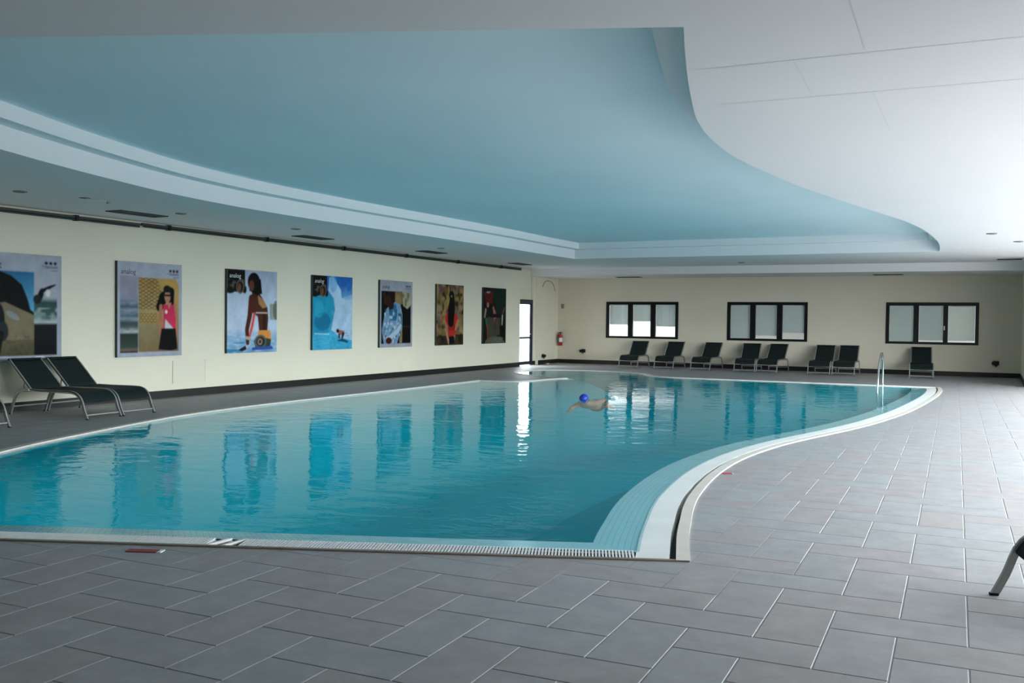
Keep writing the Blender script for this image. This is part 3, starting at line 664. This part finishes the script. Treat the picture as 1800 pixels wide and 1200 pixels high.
def p5():
    c = Canvas(FRAME); c.rect(.04, .16, .95, .945, (10, 9, 8)); c.rect(.45, .165, .70, .35, (122, 100, 62)); c.ell(.55, .3, .1, .1, (140, 118, 76), .8)
    c.poly([(.68, .16), (.95, .16), (.95, .36), (.84, .42), (.7, .37)], (165, 160, 130)); n = c.noise(14, 12); c.put(np.clip((n-.5)*3, 0, 1)*c.box(.68, .17, .94, .4)*.7, (70, 78, 60)); c.rect(.66, .68, .95, .7, (50, 36, 18)); c.rect(.6, .74, .68, .94, (130, 118, 84))
    c.poly([(.2, .42), (.45, .32), (.62, .36), (.68, .5), (.68, .74), (.6, .8), (.52, .945), (.12, .945), (.06, .75), (.14, .5)], (110, 150, 182)); c.poly([(.28, .4), (.48, .34), (.52, .5), (.5, .6), (.3, .6)], (20, 104, 142)); c.poly([(.56, .5), (.66, .5), (.66, .68), (.56, .74)], (24, 84, 120))
    n = c.noise(20, 21); c.put(np.clip((n-.55)*4, 0, 1)*c.box(.12, .42, .64, .94)*.75, (190, 205, 222)); n = c.noise(18, 22); c.put(np.clip((n-.62)*4, 0, 1)*c.box(.12, .42, .64, .94)*.8, (14, 62, 92))
    c.cap([(.3, .86, .04), (.55, .75, .035), (.62, .68, .034)], (170, 192, 208)); c.ell(.27, .9, .09, .05, (60, 22, 18)); c.ell(.28, .285, .16, .115, (26, 16, 12)); c.ell(.24, .3, .09, .08, (52, 28, 20)); c.poly([(.24, .36), (.42, .32), (.4, .42), (.28, .44)], (46, 26, 20)); c.cap([(.12, .2, .03), (.14, .34, .02)], (60, 40, 16), .7)
    c.marks(.95, .075, (60, 70, 90)); return c
def p6():
    c = Canvas((120, 100, 48)); n = c.noise(9, 31); c.put(np.clip((n-.45)*2.5, 0, 1)*.85, (168, 140, 76)); n = c.noise(13, 32); c.put(np.clip((n-.52)*4, 0, 1)*.9, (26, 26, 14)); n = c.noise(8, 33); c.put(np.clip((n-.6)*4, 0, 1)*.6, (170, 150, 125)); n = c.noise(11, 34); c.put(np.clip((n-.68)*5, 0, 1)*.7, (110, 60, 100))
    c.rect(.40, .02, .46, .4, (196, 158, 72), .6); c.poly([(0, .85), (1, .82), (1, 1), (0, 1)], (14, 16, 10), .85)
    c.cap([(.38, .82, .03), (.45, .96, .03)], (176, 140, 108)); c.cap([(.68, .8, .024), (.62, .96, .026)], (170, 134, 100)); c.poly([(.36, .46), (.64, .45), (.76, .52), (.80, .62), (.68, .66), (.70, .84), (.42, .86), (.40, .66), (.28, .6)], (186, 22, 20)); c.rect(.42, .64, .68, .76, (120, 12, 12), .6)
    c.cap([(.28, .58, .03), (.40, .78, .02)], (170, 110, 76)); c.cap([(.78, .6, .03), (.7, .74, .024)], (196, 120, 60)); c.cap([(.55, .24, .07), (.54, .4, .115), (.52, .6, .1)], (10, 8, 8)); c.ell(.54, .17, .1, .07, (14, 16, 16)); c.ell(.54, .19, .03, .018, (120, 130, 130)); c.rect(.46, .86, .66, .98, (8, 8, 8))
    return c
def p7():
    c = Canvas((16, 22, 20)); c.poly([(.35, 0), (1, 0), (1, .5), (.5, .5)], (18, 44, 36)); c.poly([(0, .08), (.4, .05), (.4, .28), (.12, .3)], (96, 16, 14)); c.rect(.15, .06, .3, .09, (120, 130, 120), .7)
    c.poly([(.1, .95), (.3, .85), (.95, .9), (.95, 1), (.05, 1)], (92, 96, 74)); c.poly([(.2, .52), (.75, .5), (.72, .84), (.24, .9)], (70, 70, 56)); c.cap([(.1, .36, .03), (.13, .6, .05), (.2, .9, .025)], (26, 24, 22)); c.ell(.19, .31, .05, .045, (196, 110, 84)); c.cap([(.1, .4, .03), (.06, .52, .025)], (164, 150, 128)); c.cap([(.14, .58, .045), (.16, .68, .03)], (34, 108, 68)); c.cap([(.18, .68, .025), (.2, .92, .018)], (140, 66, 40))
    c.ell(.5, .33, .08, .07, (30, 22, 18)); c.cap([(.43, .36, .03), (.5, .48, .05), (.54, .62, .04)], (168, 110, 80)); c.cap([(.3, .5, .03), (.8, .5, .04)], (14, 14, 14)); c.cap([(.54, .58, .035), (.52, .74, .02)], (90, 40, 34)); c.cap([(.85, .44, .02), (.94, .36, .016)], (128, 74, 48)); c.cap([(.84, .5, .026), (.82, .72, .016)], (176, 180, 172)); c.poly([(.7, .7), (.95, .64), (.95, .98), (.82, .9)], (8, 10, 10))
    c.poly([(.3, 1), (.6, .88), (.9, .9), (.7, 1)], (90, 110, 92), .7); return c
INFO = [(8.93, p1, 'poster of a black rock on a sandy beach, leftmost and cut by the picture edge'),
        (11.46, p2, 'pale framed poster of a woman in a pink top and black cap'),
        (14.06, p3, 'poster of a tanned person in orange shorts kneeling by water'),
        (16.67, p4, 'poster of a tiny surfer under a large blue breaking wave'),
        (19.23, p5, 'pale framed poster of a person in a blue patterned shirt'),
        (21.87, p6, 'poster of a long haired person in red seen from behind'),
        (24.48, p7, 'dark green poster of dim figures, last one before the glass door')]
FONT = {}
def lettering(txt, size, m, parent, y, z, x, shear=0):
    """text lying on the left wall, readable from the pool (reads towards +Y)"""
    cu = bpy.data.curves.new('lettering', 'FONT'); cu.body = txt; cu.size = size; cu.shear = shear; cu.extrude = .0004; cu.resolution_u = 3
    t = bpy.data.objects.new('t', cu); COL.objects.link(t); bpy.context.view_layer.update()
    me = bpy.data.meshes.new_from_object(t.evaluated_get(bpy.context.evaluated_depsgraph_get())); bpy.data.objects.remove(t)
    for v in me.vertices: v.co = (x+v.co.z, y+v.co.x, z+v.co.y)
    me.update(); return link('lettering', me, m, parent)
M['ink'] = mat('black_ink', (.02, .025, .04), .6); M['inkwhite'] = mat('white_ink', (.62, .65, .66), .6)
PW, PH, PZ = 1.44, 1.65, .765
GAIN = (1.15, 1.15, 1.2, 1.15, 1.0, .85, .8); SAT = (.9, .9, .85, .95, .95, .9, .85)
for i, (y0, fn_, lab) in enumerate(INFO):
    root = empty('wall_poster', (XL, y0, PZ)); tag(root, lab, 'poster', 'posters along the left wall')
    boxobj('panel_board', 'track', root, .001, .058, 0, PW, 0, PH)
    c = fn_().c
    for _ in range(2):                                               # soft photographic edges and print mottle
        pd = np.pad(c, ((1, 1), (1, 1), (0, 0)), 'edge'); c = (pd[:-2, 1:-1]+pd[2:, 1:-1]+pd[1:-1, :-2]+pd[1:-1, 2:]+2*c)/6
    cv = Canvas((0, 0, 0)); mott = .82+.36*(.5*cv.noise(9, 50+i)+.3*cv.noise(23, 60+i)+.2*cv.noise(60, 70+i))
    lum = c.mean(2, keepdims=True); c = (lum+(c-lum)*SAT[i])*mott[..., None]
    pix = np.clip(c*GAIN[i], 0, .9)
    e = .006 if i in (0, 1, 4) else 0
    ys = np.linspace(0, PW, NX); zs = np.linspace(PH, 0, NZ); yy, zz = np.meshgrid(ys, zs)
    vs = np.stack([np.full(yy.size, .0600), yy.ravel(), zz.ravel()], -1)
    idx = np.arange(NX*NZ).reshape(NZ, NX); q = np.stack([idx[1:, :-1], idx[1:, 1:], idx[:-1, 1:], idx[:-1, :-1]], -1).reshape(-1, 4)
    me = bpy.data.meshes.new('print'); me.vertices.add(len(vs)); me.vertices.foreach_set('co', vs.ravel()); me.loops.add(q.size); me.loops.foreach_set('vertex_index', q.ravel())
    me.polygons.add(len(q)); me.polygons.foreach_set('loop_start', np.arange(0, q.size, 4)); me.update(calc_edges=True)
    at = me.color_attributes.new('ink', 'FLOAT_COLOR', 'POINT'); at.data.foreach_set('color', np.concatenate([pix.reshape(-1, 3), np.ones((NX*NZ, 1))], 1).ravel())
    link('print', me, 'print', root)
    if i in (0, 1): lettering('analog', .125, 'ink', root, .07 if i else .09, PH-.215, .0610)
    if i == 4: lettering('analog', .125, 'ink', root, .08, PH-.2, .0610, .3)
    if i in (2, 3): lettering('analog', .125, 'inkwhite', root, .06, PH-.165, .0610, .0 if i == 2 else .3)
    if i == 6: lettering('analog', .07, 'inkwhite', root, .18, PH-.16, .0610)

# ================================================================== LOUNGERS
def copy_tree(o, parent=None):
    c = o.copy(); COL.objects.link(c); c.parent = parent
    for ch in list(o.children): copy_tree(ch, c)
    return c
def make_lounger():
    r = empty('sun_lounger')
    prof = catmull([(0, 0), (.06, .12), (.115, .26), (.18, .335), (.28, .372), (.45, .378), (.9, .376), (1.2, .376), (1.34, .365), (1.44, .31), (1.51, .18), (1.58, 0)], .05)
    for s in (-1, 1):
        b = MB(); b.ribbon([tuple(p) for p in prof], .040, s*.300-.011, s*.300+.011); rail = b.build('side_rail', 'leg', r)
        for yy in (0.0, 1.58): boxobj('foot_cap', 'black', rail, s*.300-.013, s*.300+.013, yy-.022, yy+.022, 0, .014)
        b = MB(); b.ribbon([(1.185, .385), (1.40, .587), (1.64, .805)], .03, s*.268-.01, s*.268+.01); b.build('back_rail', 'leg', r)
        b = MB(); b.tube([(s*.268, 1.17, .383), (s*.312, 1.17, .383)], .017, 10); b.build('hinge_bolt', 'chrome', r)
    b = MB(); b.tube([(-.300, .035, .062), (.300, .035, .062)], .013, 8); b.build('foot_bar', 'leg', r)
    b = MB(); b.tube([(-.300, 1.535, .12), (.300, 1.535, .12)], .012, 8); b.build('rear_bar', 'leg', r)
    b = MB(); b.tube([(-.300, 1.30, .352), (.300, 1.30, .352)], .012, 8); b.build('cross_bar', 'leg', r)
    b = MB(); b.tube([(-.278, 1.645, .808), (.278, 1.645, .808)], .017, 8); b.build('top_bar', 'sling', r)
    sp = catmull([(.105, .255), (.16, .330), (.26, .385), (.45, .396), (.80, .386), (1.0, .386), (1.17, .396)], .05)
    def sling(prof, w, sag):
        n = 8; b = MB(); rows = []
        for y, z in prof:
            rows.append([(w*(-1+2*k/n), y, z-sag*(1-(-1+2*k/n)**2)) for k in range(n+1)])
        vs = [p for rw in rows for p in rw]; m2 = len(vs); fs = []
        vs += [(x, y, z-.012) for x, y, z in vs]
        W = n+1; R = len(rows)
        for i in range(R-1):
            for k in range(n):
                a = i*W+k; fs += [(a, a+1, a+W+1, a+W), (m2+a, m2+a+W, m2+a+W+1, m2+a+1)]
            a = i*W; fs += [(a, a+W, m2+a+W, m2+a), (a+n, m2+a+n, m2+a+W+n, a+W+n)]
        for k in range(n): fs += [(k, m2+k, m2+k+1, k+1), ((R-1)*W+k, (R-1)*W+k+1, m2+(R-1)*W+k+1, m2+(R-1)*W+k)]
        b.add(vs, fs, True); return b
    sling([tuple(p) for p in sp], .313, .014).build('seat_sling', 'sling', r)
    sling([(1.195+.45*t, .405+.415*t) for t in [k/8 for k in range(9)]], .282, .012).build('back_sling', 'sling', r)
    b = MB()
    for x in (-.18, .18): b.tube([(x, 1.42, .60), (x, 1.44, .40), (x, 1.40, .362)], .009, 8)
    b.tube([(-.3, 1.39, .362), (.3, 1.39, .362)], .009, 8); b.build('back_prop', 'leg', r)
    return r
proto = make_lounger()
G1 = 'sun loungers in a row by the far wall'; G2 = 'sun loungers by the poster wall'
spots = []
def feet(x0, y0, x1, y1, label, group, flip=1, rear=None):
    """foot centre from the two front feet; the lounger runs away to the left normal of p->q"""
    p, q = Vector((x0, y0)), Vector((x1, y1)); c = (p+q)/2; a = math.atan2(q.y-p.y, q.x-p.x); spots.append((c, a, label, group))
spots.append((Vector((-10.242, 28.326)), math.radians(5), 'dark green lounger below the first far window, nearest the fire extinguisher', G1))
spots.append((Vector((-9.117, 28.416)), math.radians(3), 'dark green lounger at the right corner of the first far window', G1))
spots.append((Vector((-7.975, 28.45)), math.radians(0), 'dark green lounger standing alone between the first and second far windows', G1))
spots.append((Vector((-6.615, 28.376)), math.radians(4.5), 'dark green lounger below the left half of the middle far window', G1))
spots.append((Vector((-5.975, 28.407)), math.radians(-2), 'dark green lounger below the right half of the middle far window', G1))
spots.append((Vector((-4.465, 28.255)), math.radians(1.5), 'left lounger of the pair between the middle and right far windows', G1))
spots.append((Vector((-3.815, 28.41)), math.radians(1.5), 'right lounger of the pair between the middle and right far windows', G1))
spots.append((Vector((-1.758, 28.32)), math.radians(4), 'single dark green lounger below the right far window, near the handrail', G1))
# along the left wall: heads towards -X
feet(-11.44, 9.325, -11.465, 9.935, 'dark sling lounger under the beach poster, nearer of the adjoining pair', G2)
feet(-11.465, 9.975, -11.49, 10.585, 'dark sling lounger of the adjoining pair, the one nearer the pink top poster', G2)
feet(-11.47, 7.57, -11.50, 8.18, 'dark lounger at the left picture edge, only its front leg showing', G2)
a_ = math.radians(-72); dx, dy = math.cos(a_)*.61, math.sin(a_)*.61
feet(.025, 5.91, .025+dx, 5.91+dy, 'lounger at the right picture edge with one grey leg on the pale tiles', 'lounger in the right foreground')
for i, (c, a, lab, grp) in enumerate(spots):
    o = proto if i == 0 else copy_tree(proto)
    if grp.startswith('lounger in'):
        for ch in list(o.children):
            if ch.name.startswith('foot_bar'): bpy.data.objects.remove(ch)
    o.location = (c.x, c.y, .0005); o.rotation_euler = (0, 0, a); tag(o, lab, 'sun lounger', grp)

# ================================================================== FITTINGS
# pool handrail
hr = empty('pool_handrail', (-2.40, 24.45, 0)); tag(hr, 'polished steel handrail arching from the far deck into the water', 'handrail')
pts = catmull([(0, .32, 0), (0, .30, .35), (0, .22, .66), (0, .02, .78), (0, -.25, .74), (0, -.55, .50), (0, -.80, .15), (0, -.86, -.12), (0, -.86, -.8)], .06)
def cat3(P, step=.06):
    out = []; P = [Vector(p) for p in P]
    for i in range(len(P)-1):
        p0 = P[max(i-1, 0)]; p1 = P[i]; p2 = P[i+1]; p3 = P[min(i+2, len(P)-1)]; n = max(2, int((p2-p1).length/step))
        for k in range(n): t = k/n; out.append(.5*((2*p1)+(p2-p0)*t+(2*p0-5*p1+4*p2-p3)*t*t+(3*p1-p0-3*p2+p3)*t**3))
    return out+[P[-1]]
b = MB(); b.tube(pts, .024, 12); b.build('rail_tube', 'chrome', hr)
b = MB(); b.lathe([(.0, .012), (.055, .012), (.055, 0), (.03, 0)], (0, .32, 0)); b.build('base_flange', 'chrome', hr)
b = MB(); b.tube([(0, -.86, -.32), (0, -.2, -.34)], .018, 10); b.build('wall_stay', 'chrome', hr)

# fire extinguisher in the corner
fe = empty('fire_extinguisher', (XL+.02, YB-.14, .60)); tag(fe, 'red fire extinguisher hanging in the far left corner', 'fire extinguisher')
b = MB(); b.lathe([(0, 0), (.06, 0), (.075, .015), (.075, .33), (.065, .37), (.03, .40), (.02, .41)]); b.build('cylinder', 'red', fe)
b = MB(); b.lathe([(.022, .40), (.022, .45), (.0, .455)]); b.build('valve', 'black', fe)
b = MB(); b.box(-.012, .09, -.012, .012, .455, .47); b.box(-.012, .08, -.012, .012, .425, .437); b.build('lever', 'black', fe)
b = MB(); b.tube(cat3([(0, -.02, .43), (-.02, -.09, .46), (-.03, -.11, .36), (-.03, -.095, .2), (-.03, -.09, .12)]), .012, 8); b.build('hose', 'black', fe)
b = MB(); b.lathe([(.0762, .13), (.0762, .27)], n=20); lb = b.build('paper_label', 'white', fe)
for k, f in enumerate(list(lb.data.polygons)): pass
boxobj('bracket', 'grey', fe, -.04, .04, .07, .14, .28, .36)
sg = boxobj('wall_box', 'grey', None, XL+.0, XL+.09, YB-.05, YB-.001, 1.88, 2.04); tag(sg, 'small grey box on the wall above the fire extinguisher', 'wall box')
cb = empty('wall_cable', (rc, 29.4, 2.6)); tag(cb, 'thin dark cable arching across the cream wall right of the door', 'cable')
b = MB(); b.tube(cat3([(.012, -.45, -.02), (.012, -.30, .14), (.012, 0, .2), (.012, .30, .16), (.012, .5, .0), (.012, .55, -.14)]), .009, 6); b.build('cable_run', 'grey', cb)
boxobj('cable_clip', 'grey', cb, .0, .02, -.02, .02, .185, .215)
def wall_fitting(loc, rz, label):
    r = empty('wall_fitting', loc, rz); tag(r, label, 'wall fitting', 'black fittings low on the walls')
    b = MB(); b.bevbox(-.075, .075, -.012, 0, -.06, .06, .004); b.build('back_plate', 'black', r)
    b = MB(); b.bevbox(-.11, .06, -.10, -.012, -.05, .04, .01); b.build('housing', 'black', r)
    b = MB(); b.tube([(0, -.05, -.05), (0, -.05, -.095)], .02, 10); b.build('cable_gland', 'black', r)
wall_fitting((-12.55, YB, .44), 0, 'black fitting low on the far wall beside the fire extinguisher')
wall_fitting((.06, YB, .41), 0, 'black fitting low on the far wall in the dark right corner')
wall_fitting((rc, 29.05, .28), math.pi/2, 'black socket low on the wall between glass door and corner')
# access hatch
ht = empty('access_hatch', (XL, 12.74, .25)); tag(ht, 'flush cream access hatch below the pink top poster', 'hatch')
boxobj('hatch_door', 'hatch', ht, 0, .010, .012, .79, .012, .405)
b = MB(); b.box(0, .014, 0, .80, 0, .010); b.box(0, .014, 0, .80, .407, .417); b.box(0, .014, 0, .010, .01, .407); b.box(0, .014, .792, .80, .01, .407); b.build('hatch_frame', 'hatch', ht)
# service rail along the top of the left wall
def rail(y0, y1, z, label):
    r = empty('service_rail', (XL, y0, z)); tag(r, label, 'rail', 'dark rails under the ceiling')
    boxobj('channel', 'track', r, .005, .07, 0, y1-y0, 0, .038); b = MB(); b.tube([(.055, .02, -.02), (.055, y1-y0-.02, -.02)], .016, 8); b.build('conduit', 'track', r)
    y = .6
    while y < y1-y0:
        boxobj('clamp', 'black', r, 0, .085, y-.03, y+.03, -.042, .05); y += 2.6
rail(YF+.05, 11.95, ZC-.075, 'dark rail along the wall top over the left two posters')
rail(12.0, 26.95, ZC-.062, 'dark rail along the wall top from the third poster to the door')
def vent(x, y, sx, sy, z, label, grp='ceiling vents'):
    r = empty('ceiling_vent', (x, y, z)); tag(r, label, 'vent', grp)
    boxobj('vent_plate', 'vent', r, -sx/2, sx/2, -sy/2, sy/2, -.006, 0)
    b = MB(); t = .02
    b.box(-sx/2, sx/2, -sy/2, -sy/2+t, -.016, -.006); b.box(-sx/2, sx/2, sy/2-t, sy/2, -.016, -.006); b.box(-sx/2, -sx/2+t, -sy/2+t, sy/2-t, -.016, -.006); b.box(sx/2-t, sx/2, -sy/2+t, sy/2-t, -.016, -.006); b.build('vent_frame', 'track', r)
    k = 5; L_ = sx > sy
    for i in range(1, k):
        q = -min(sx, sy)/2+min(sx, sy)*i/k
        boxobj('vent_slat', 'track', r, *((-sx/2+t, sx/2-t, q-.006, q+.006) if L_ else (q-.006, q+.006, -sy/2+t, sy/2-t)), -.014, -.006)
vent(-12.33, 11.0, .35, .95, ZC, 'dark ceiling vent above the pink top poster')
vent(-12.5, 15.65, .35, .95, ZC, 'dark ceiling vent above the gap before the blue wave poster')
vent(-12.4, 20.1, .35, .95, ZC, 'dark ceiling vent above the patterned shirt poster')
vent(-12.5, 25.2, .35, .95, ZC, 'dark ceiling vent above the last poster near the door')
vent(-10.6, 29.3, .8, .3, ZS, 'dark vent in the low ceiling above the first far window', 'vents in the low ceiling')
vent(-2.75, 29.3, .8, .3, ZS, 'dark vent in the low ceiling above the right far window', 'vents in the low ceiling')
vent(.30, 26.7, .55, .25, ZC, 'dark ceiling vent at the right picture edge above the far corner')
def spot(x, y, z, label):
    r = empty('recessed_spotlight', (x, y, z)); tag(r, label, 'spotlight', 'unlit recessed ceiling spotlights')
    b = MB(); b.lathe([(.055, 0), (.09, 0), (.088, -.012), (.06, -.016), (.055, -.004)]); b.build('trim_ring', 'grey', r)
    b = MB(); b.lathe([(0, -.002), (.056, -.002)]); b.build('lens', 'vent', r)
spot(-11.63, 8.42, ZC, 'unlit ceiling spotlight above the beach poster at far left')
spot(-11.65, 11.26, ZC, 'unlit ceiling spotlight beside the vent over the pink top poster')
spot(-11.61, 14.02, ZC, 'unlit ceiling spotlight above the orange shorts poster')
spot(-11.52, 19.08, ZC, 'unlit ceiling spotlight above the patterned shirt poster')
spot(-.08, 19.1, ZC, 'unlit ceiling spotlight on the white ceiling right of the curved recess')
spot(.38, 21.1, ZC, 'unlit ceiling spotlight at the right picture edge')
spot(-6.25, 26.27, ZC, 'unlit ceiling spotlight above the middle far window')
ls = empty('dangling_light_fitting', (-11.43, 9.27, ZC)); tag(ls, 'open light hole in the ceiling with a loose pale cable, above the first posters', 'light fitting')
b = MB(); b.lathe([(0, -.002), (.075, -.002), (.08, 0)]); b.build('open_hole', 'vent', ls)
b = MB(); b.tube(cat3([(.02, .02, -.004), (.06, .12, -.03), (.10, .2, -.018), (.13, .28, -.035)]), .007, 6); b.build('loose_cable', 'kerb', ls)
boxobj('connector', 'grey', ls, .11, .15, .27, .31, -.05, -.02)

# depth markers at the pool edge
def marker(x, y, rz, label, L_, W_, m):
    r = empty('floor_marker', (x, y, .0), rz); tag(r, label, 'marker', 'red markers beside the pool')
    b = MB(); b.bevbox(-L_/2, L_/2*.72, -W_/2, W_/2, .0005, .006, .002); b.build('red_plate', m, r)
    b = MB(); b.bevbox(L_/2*.74, L_/2, -W_/2, W_/2, .0005, .006, .002); b.build('white_end', 'white', r)
marker(-4.78, 4.33, math.atan2(nd.y, nd.x), 'dark red marker on the shaded tiles by the white grate', .235, .07, 'darkred')
marker(-2.315, 9.33, .5, 'small red and white marker beside the curved pool edge', .11, .06, 'red')

# ================================================================== SWIMMER
def swimmer():
    r = empty('person', (-7.05, 17.05, -.072), math.atan2(.997, -.09)); tag(r, 'person swimming on the front in a blue cap, head above the water', 'person')
    # local: head at 0, body towards +x; z=0 is the water surface
    P = {'pel': (.82, 0, -.14), 'sp1': (.64, 0, -.12), 'sp2': (.46, 0, -.10), 'chest': (.30, 0, -.09), 'neck': (.155, 0, -.05), 'head0': (.10, 0, .0), 'head1': (-.03, 0, .02),
         'lsh': (.27, .17, -.08), 'lel': (.02, .26, -.15), 'lwr': (-.22, .20, -.16), 'lha': (-.32, .19, -.17),
         'rsh': (.27, -.17, -.06), 'rel': (.47, -.30, .015), 'rwr': (.62, -.24, -.06), 'rha': (.71, -.23, -.09),
         'lhip': (.88, .09, -.15), 'lkn': (1.28, .11, -.22), 'lan': (1.66, .10, -.10), 'lto': (1.84, .10, -.09),
         'rhip': (.88, -.09, -.15), 'rkn': (1.28, -.11, -.18), 'ran': (1.66, -.10, -.24), 'rto': (1.84, -.10, -.28)}
    R = {'pel': (.15, .11), 'sp1': (.135, .10), 'sp2': (.15, .105), 'chest': (.16, .11), 'neck': (.055, .055), 'head0': (.075, .085), 'head1': (.07, .08), 'lsh': (.062,)*2, 'lel': (.042,)*2, 'lwr': (.03,)*2, 'lha': (.035, .016),
         'rsh': (.062,)*2, 'rel': (.042,)*2, 'rwr': (.03,)*2, 'rha': (.035, .016), 'lhip': (.09,)*2, 'lkn': (.06,)*2, 'lan': (.04,)*2, 'lto': (.03, .025), 'rhip': (.09,)*2, 'rkn': (.06,)*2, 'ran': (.04,)*2, 'rto': (.03, .025)}
    E_ = ['pel sp1', 'sp1 sp2', 'sp2 chest', 'chest neck', 'neck head0', 'head0 head1', 'chest lsh', 'lsh lel', 'lel lwr', 'lwr lha', 'chest rsh', 'rsh rel', 'rel rwr', 'rwr rha', 'pel lhip', 'lhip lkn', 'lkn lan', 'lan lto', 'pel rhip', 'rhip rkn', 'rkn ran', 'ran rto']
    for s in 'lr':                                                   # five fingers from each palm
        w_, h_ = Vector(P[s+'wr']), Vector(P[s+'ha']); d_ = (h_-w_).normalized(); sd = Vector((-d_.y, d_.x, 0)).normalized()
        for k, (o_, l_) in enumerate([(-.030, .065), (-.011, .078), (.010, .075), (.029, .06)]):
            P[s+'f%d' % k] = tuple(h_+d_*.03+sd*o_); P[s+'g%d' % k] = tuple(h_+d_*(.03+l_)+sd*o_*1.25+Vector((0, 0, -.012)))
            R[s+'f%d' % k] = (.0095,)*2; R[s+'g%d' % k] = (.008,)*2; E_ += ['%sha %sf%d' % (s, s, k), '%sf%d %sg%d' % (s, k, s, k)]
        P[s+'t'] = tuple(w_+d_*.05+sd*.06); R[s+'t'] = (.0095,)*2; E_.append('%swr %st' % (s, s))
    names = list(P); me = bpy.data.meshes.new('body'); me.from_pydata([P[k] for k in names], [tuple(names.index(x) for x in e.split()) for e in E_], [])
    o = bpy.data.objects.new('body', me); COL.objects.link(o); sk = o.modifiers.new('s', 'SKIN'); sk.use_smooth_shade = True
    for i, k in enumerate(names): v = me.skin_vertices[0].data[i]; v.radius = R[k]; v.use_root = (k == 'pel')
    o.modifiers.new('sub', 'SUBSURF').levels = 2
    bpy.context.view_layer.update(); m2 = bpy.data.meshes.new_from_object(o.evaluated_get(bpy.context.evaluated_depsgraph_get())); bpy.data.objects.remove(o)
    link('body', m2, 'skin', r)
    def dome(name, m, c, rad, keep, n=16):
        bm = bmesh.new(); bmesh.ops.create_uvsphere(bm, u_segments=n, v_segments=n, radius=1)
        bmesh.ops.delete(bm, geom=[v for v in bm.verts if not keep(v.co)], context='VERTS')
        for v in bm.verts: v.co = Vector((c[0]+v.co.x*rad[0], c[1]+v.co.y*rad[1], c[2]+v.co.z*rad[2]))
        me = bpy.data.meshes.new(name); bm.to_mesh(me); bm.free(); me.polygons.foreach_set('use_smooth', [True]*len(me.polygons)); return link(name, me, m, r)
    dome('swim_cap', 'cap', (.0, 0, .045), (.112, .09, .10), lambda v: v.x*.75-v.z*.55 < .22)
    dome('swim_trunks', 'trunks', (.86, 0, -.145), (.16, .19, .125), lambda v: True)
    # face turned to the side (towards -y): eye goggles, nose, mouth
    for x in (.015, .06): dome('goggle', 'black', (x, -.088, -.005 if x < .05 else .03), (.018, .012, .014), lambda v: True, 8)
    dome('nose', 'skin', (.062, -.098, -.002), (.014, .018, .012), lambda v: True, 8); dome('mouth', 'darkred', (.092, -.082, .0), (.009, .008, .02), lambda v: True, 8); dome('ear', 'skin', (.075, .04, .085), (.02, .012, .028), lambda v: True, 8)
    return r
swimmer()
b = MB(); bm = bmesh.new(); bmesh.ops.create_icosphere(bm, subdivisions=3, radius=1)
for v in bm.verts:
    n_ = v.co.normalized(); k = 1+.35*math.sin(9*n_.x+3*n_.y)*math.sin(7*n_.y+2)+.2*math.sin(15*n_.z+5*n_.x); v.co = Vector((n_.x*.09*k, n_.y*.06*k, n_.z*.04*k))
me = bpy.data.meshes.new('foam_splash'); bm.to_mesh(me); bm.free(); me.polygons.foreach_set('use_smooth', [True]*len(me.polygons))
sp = link('foam_splash', me, 'foam', None, 'stuff'); sp.location = (-6.55, 17.32, -.002); tag(sp, 'white splash of foam behind the swimmer', 'splash')
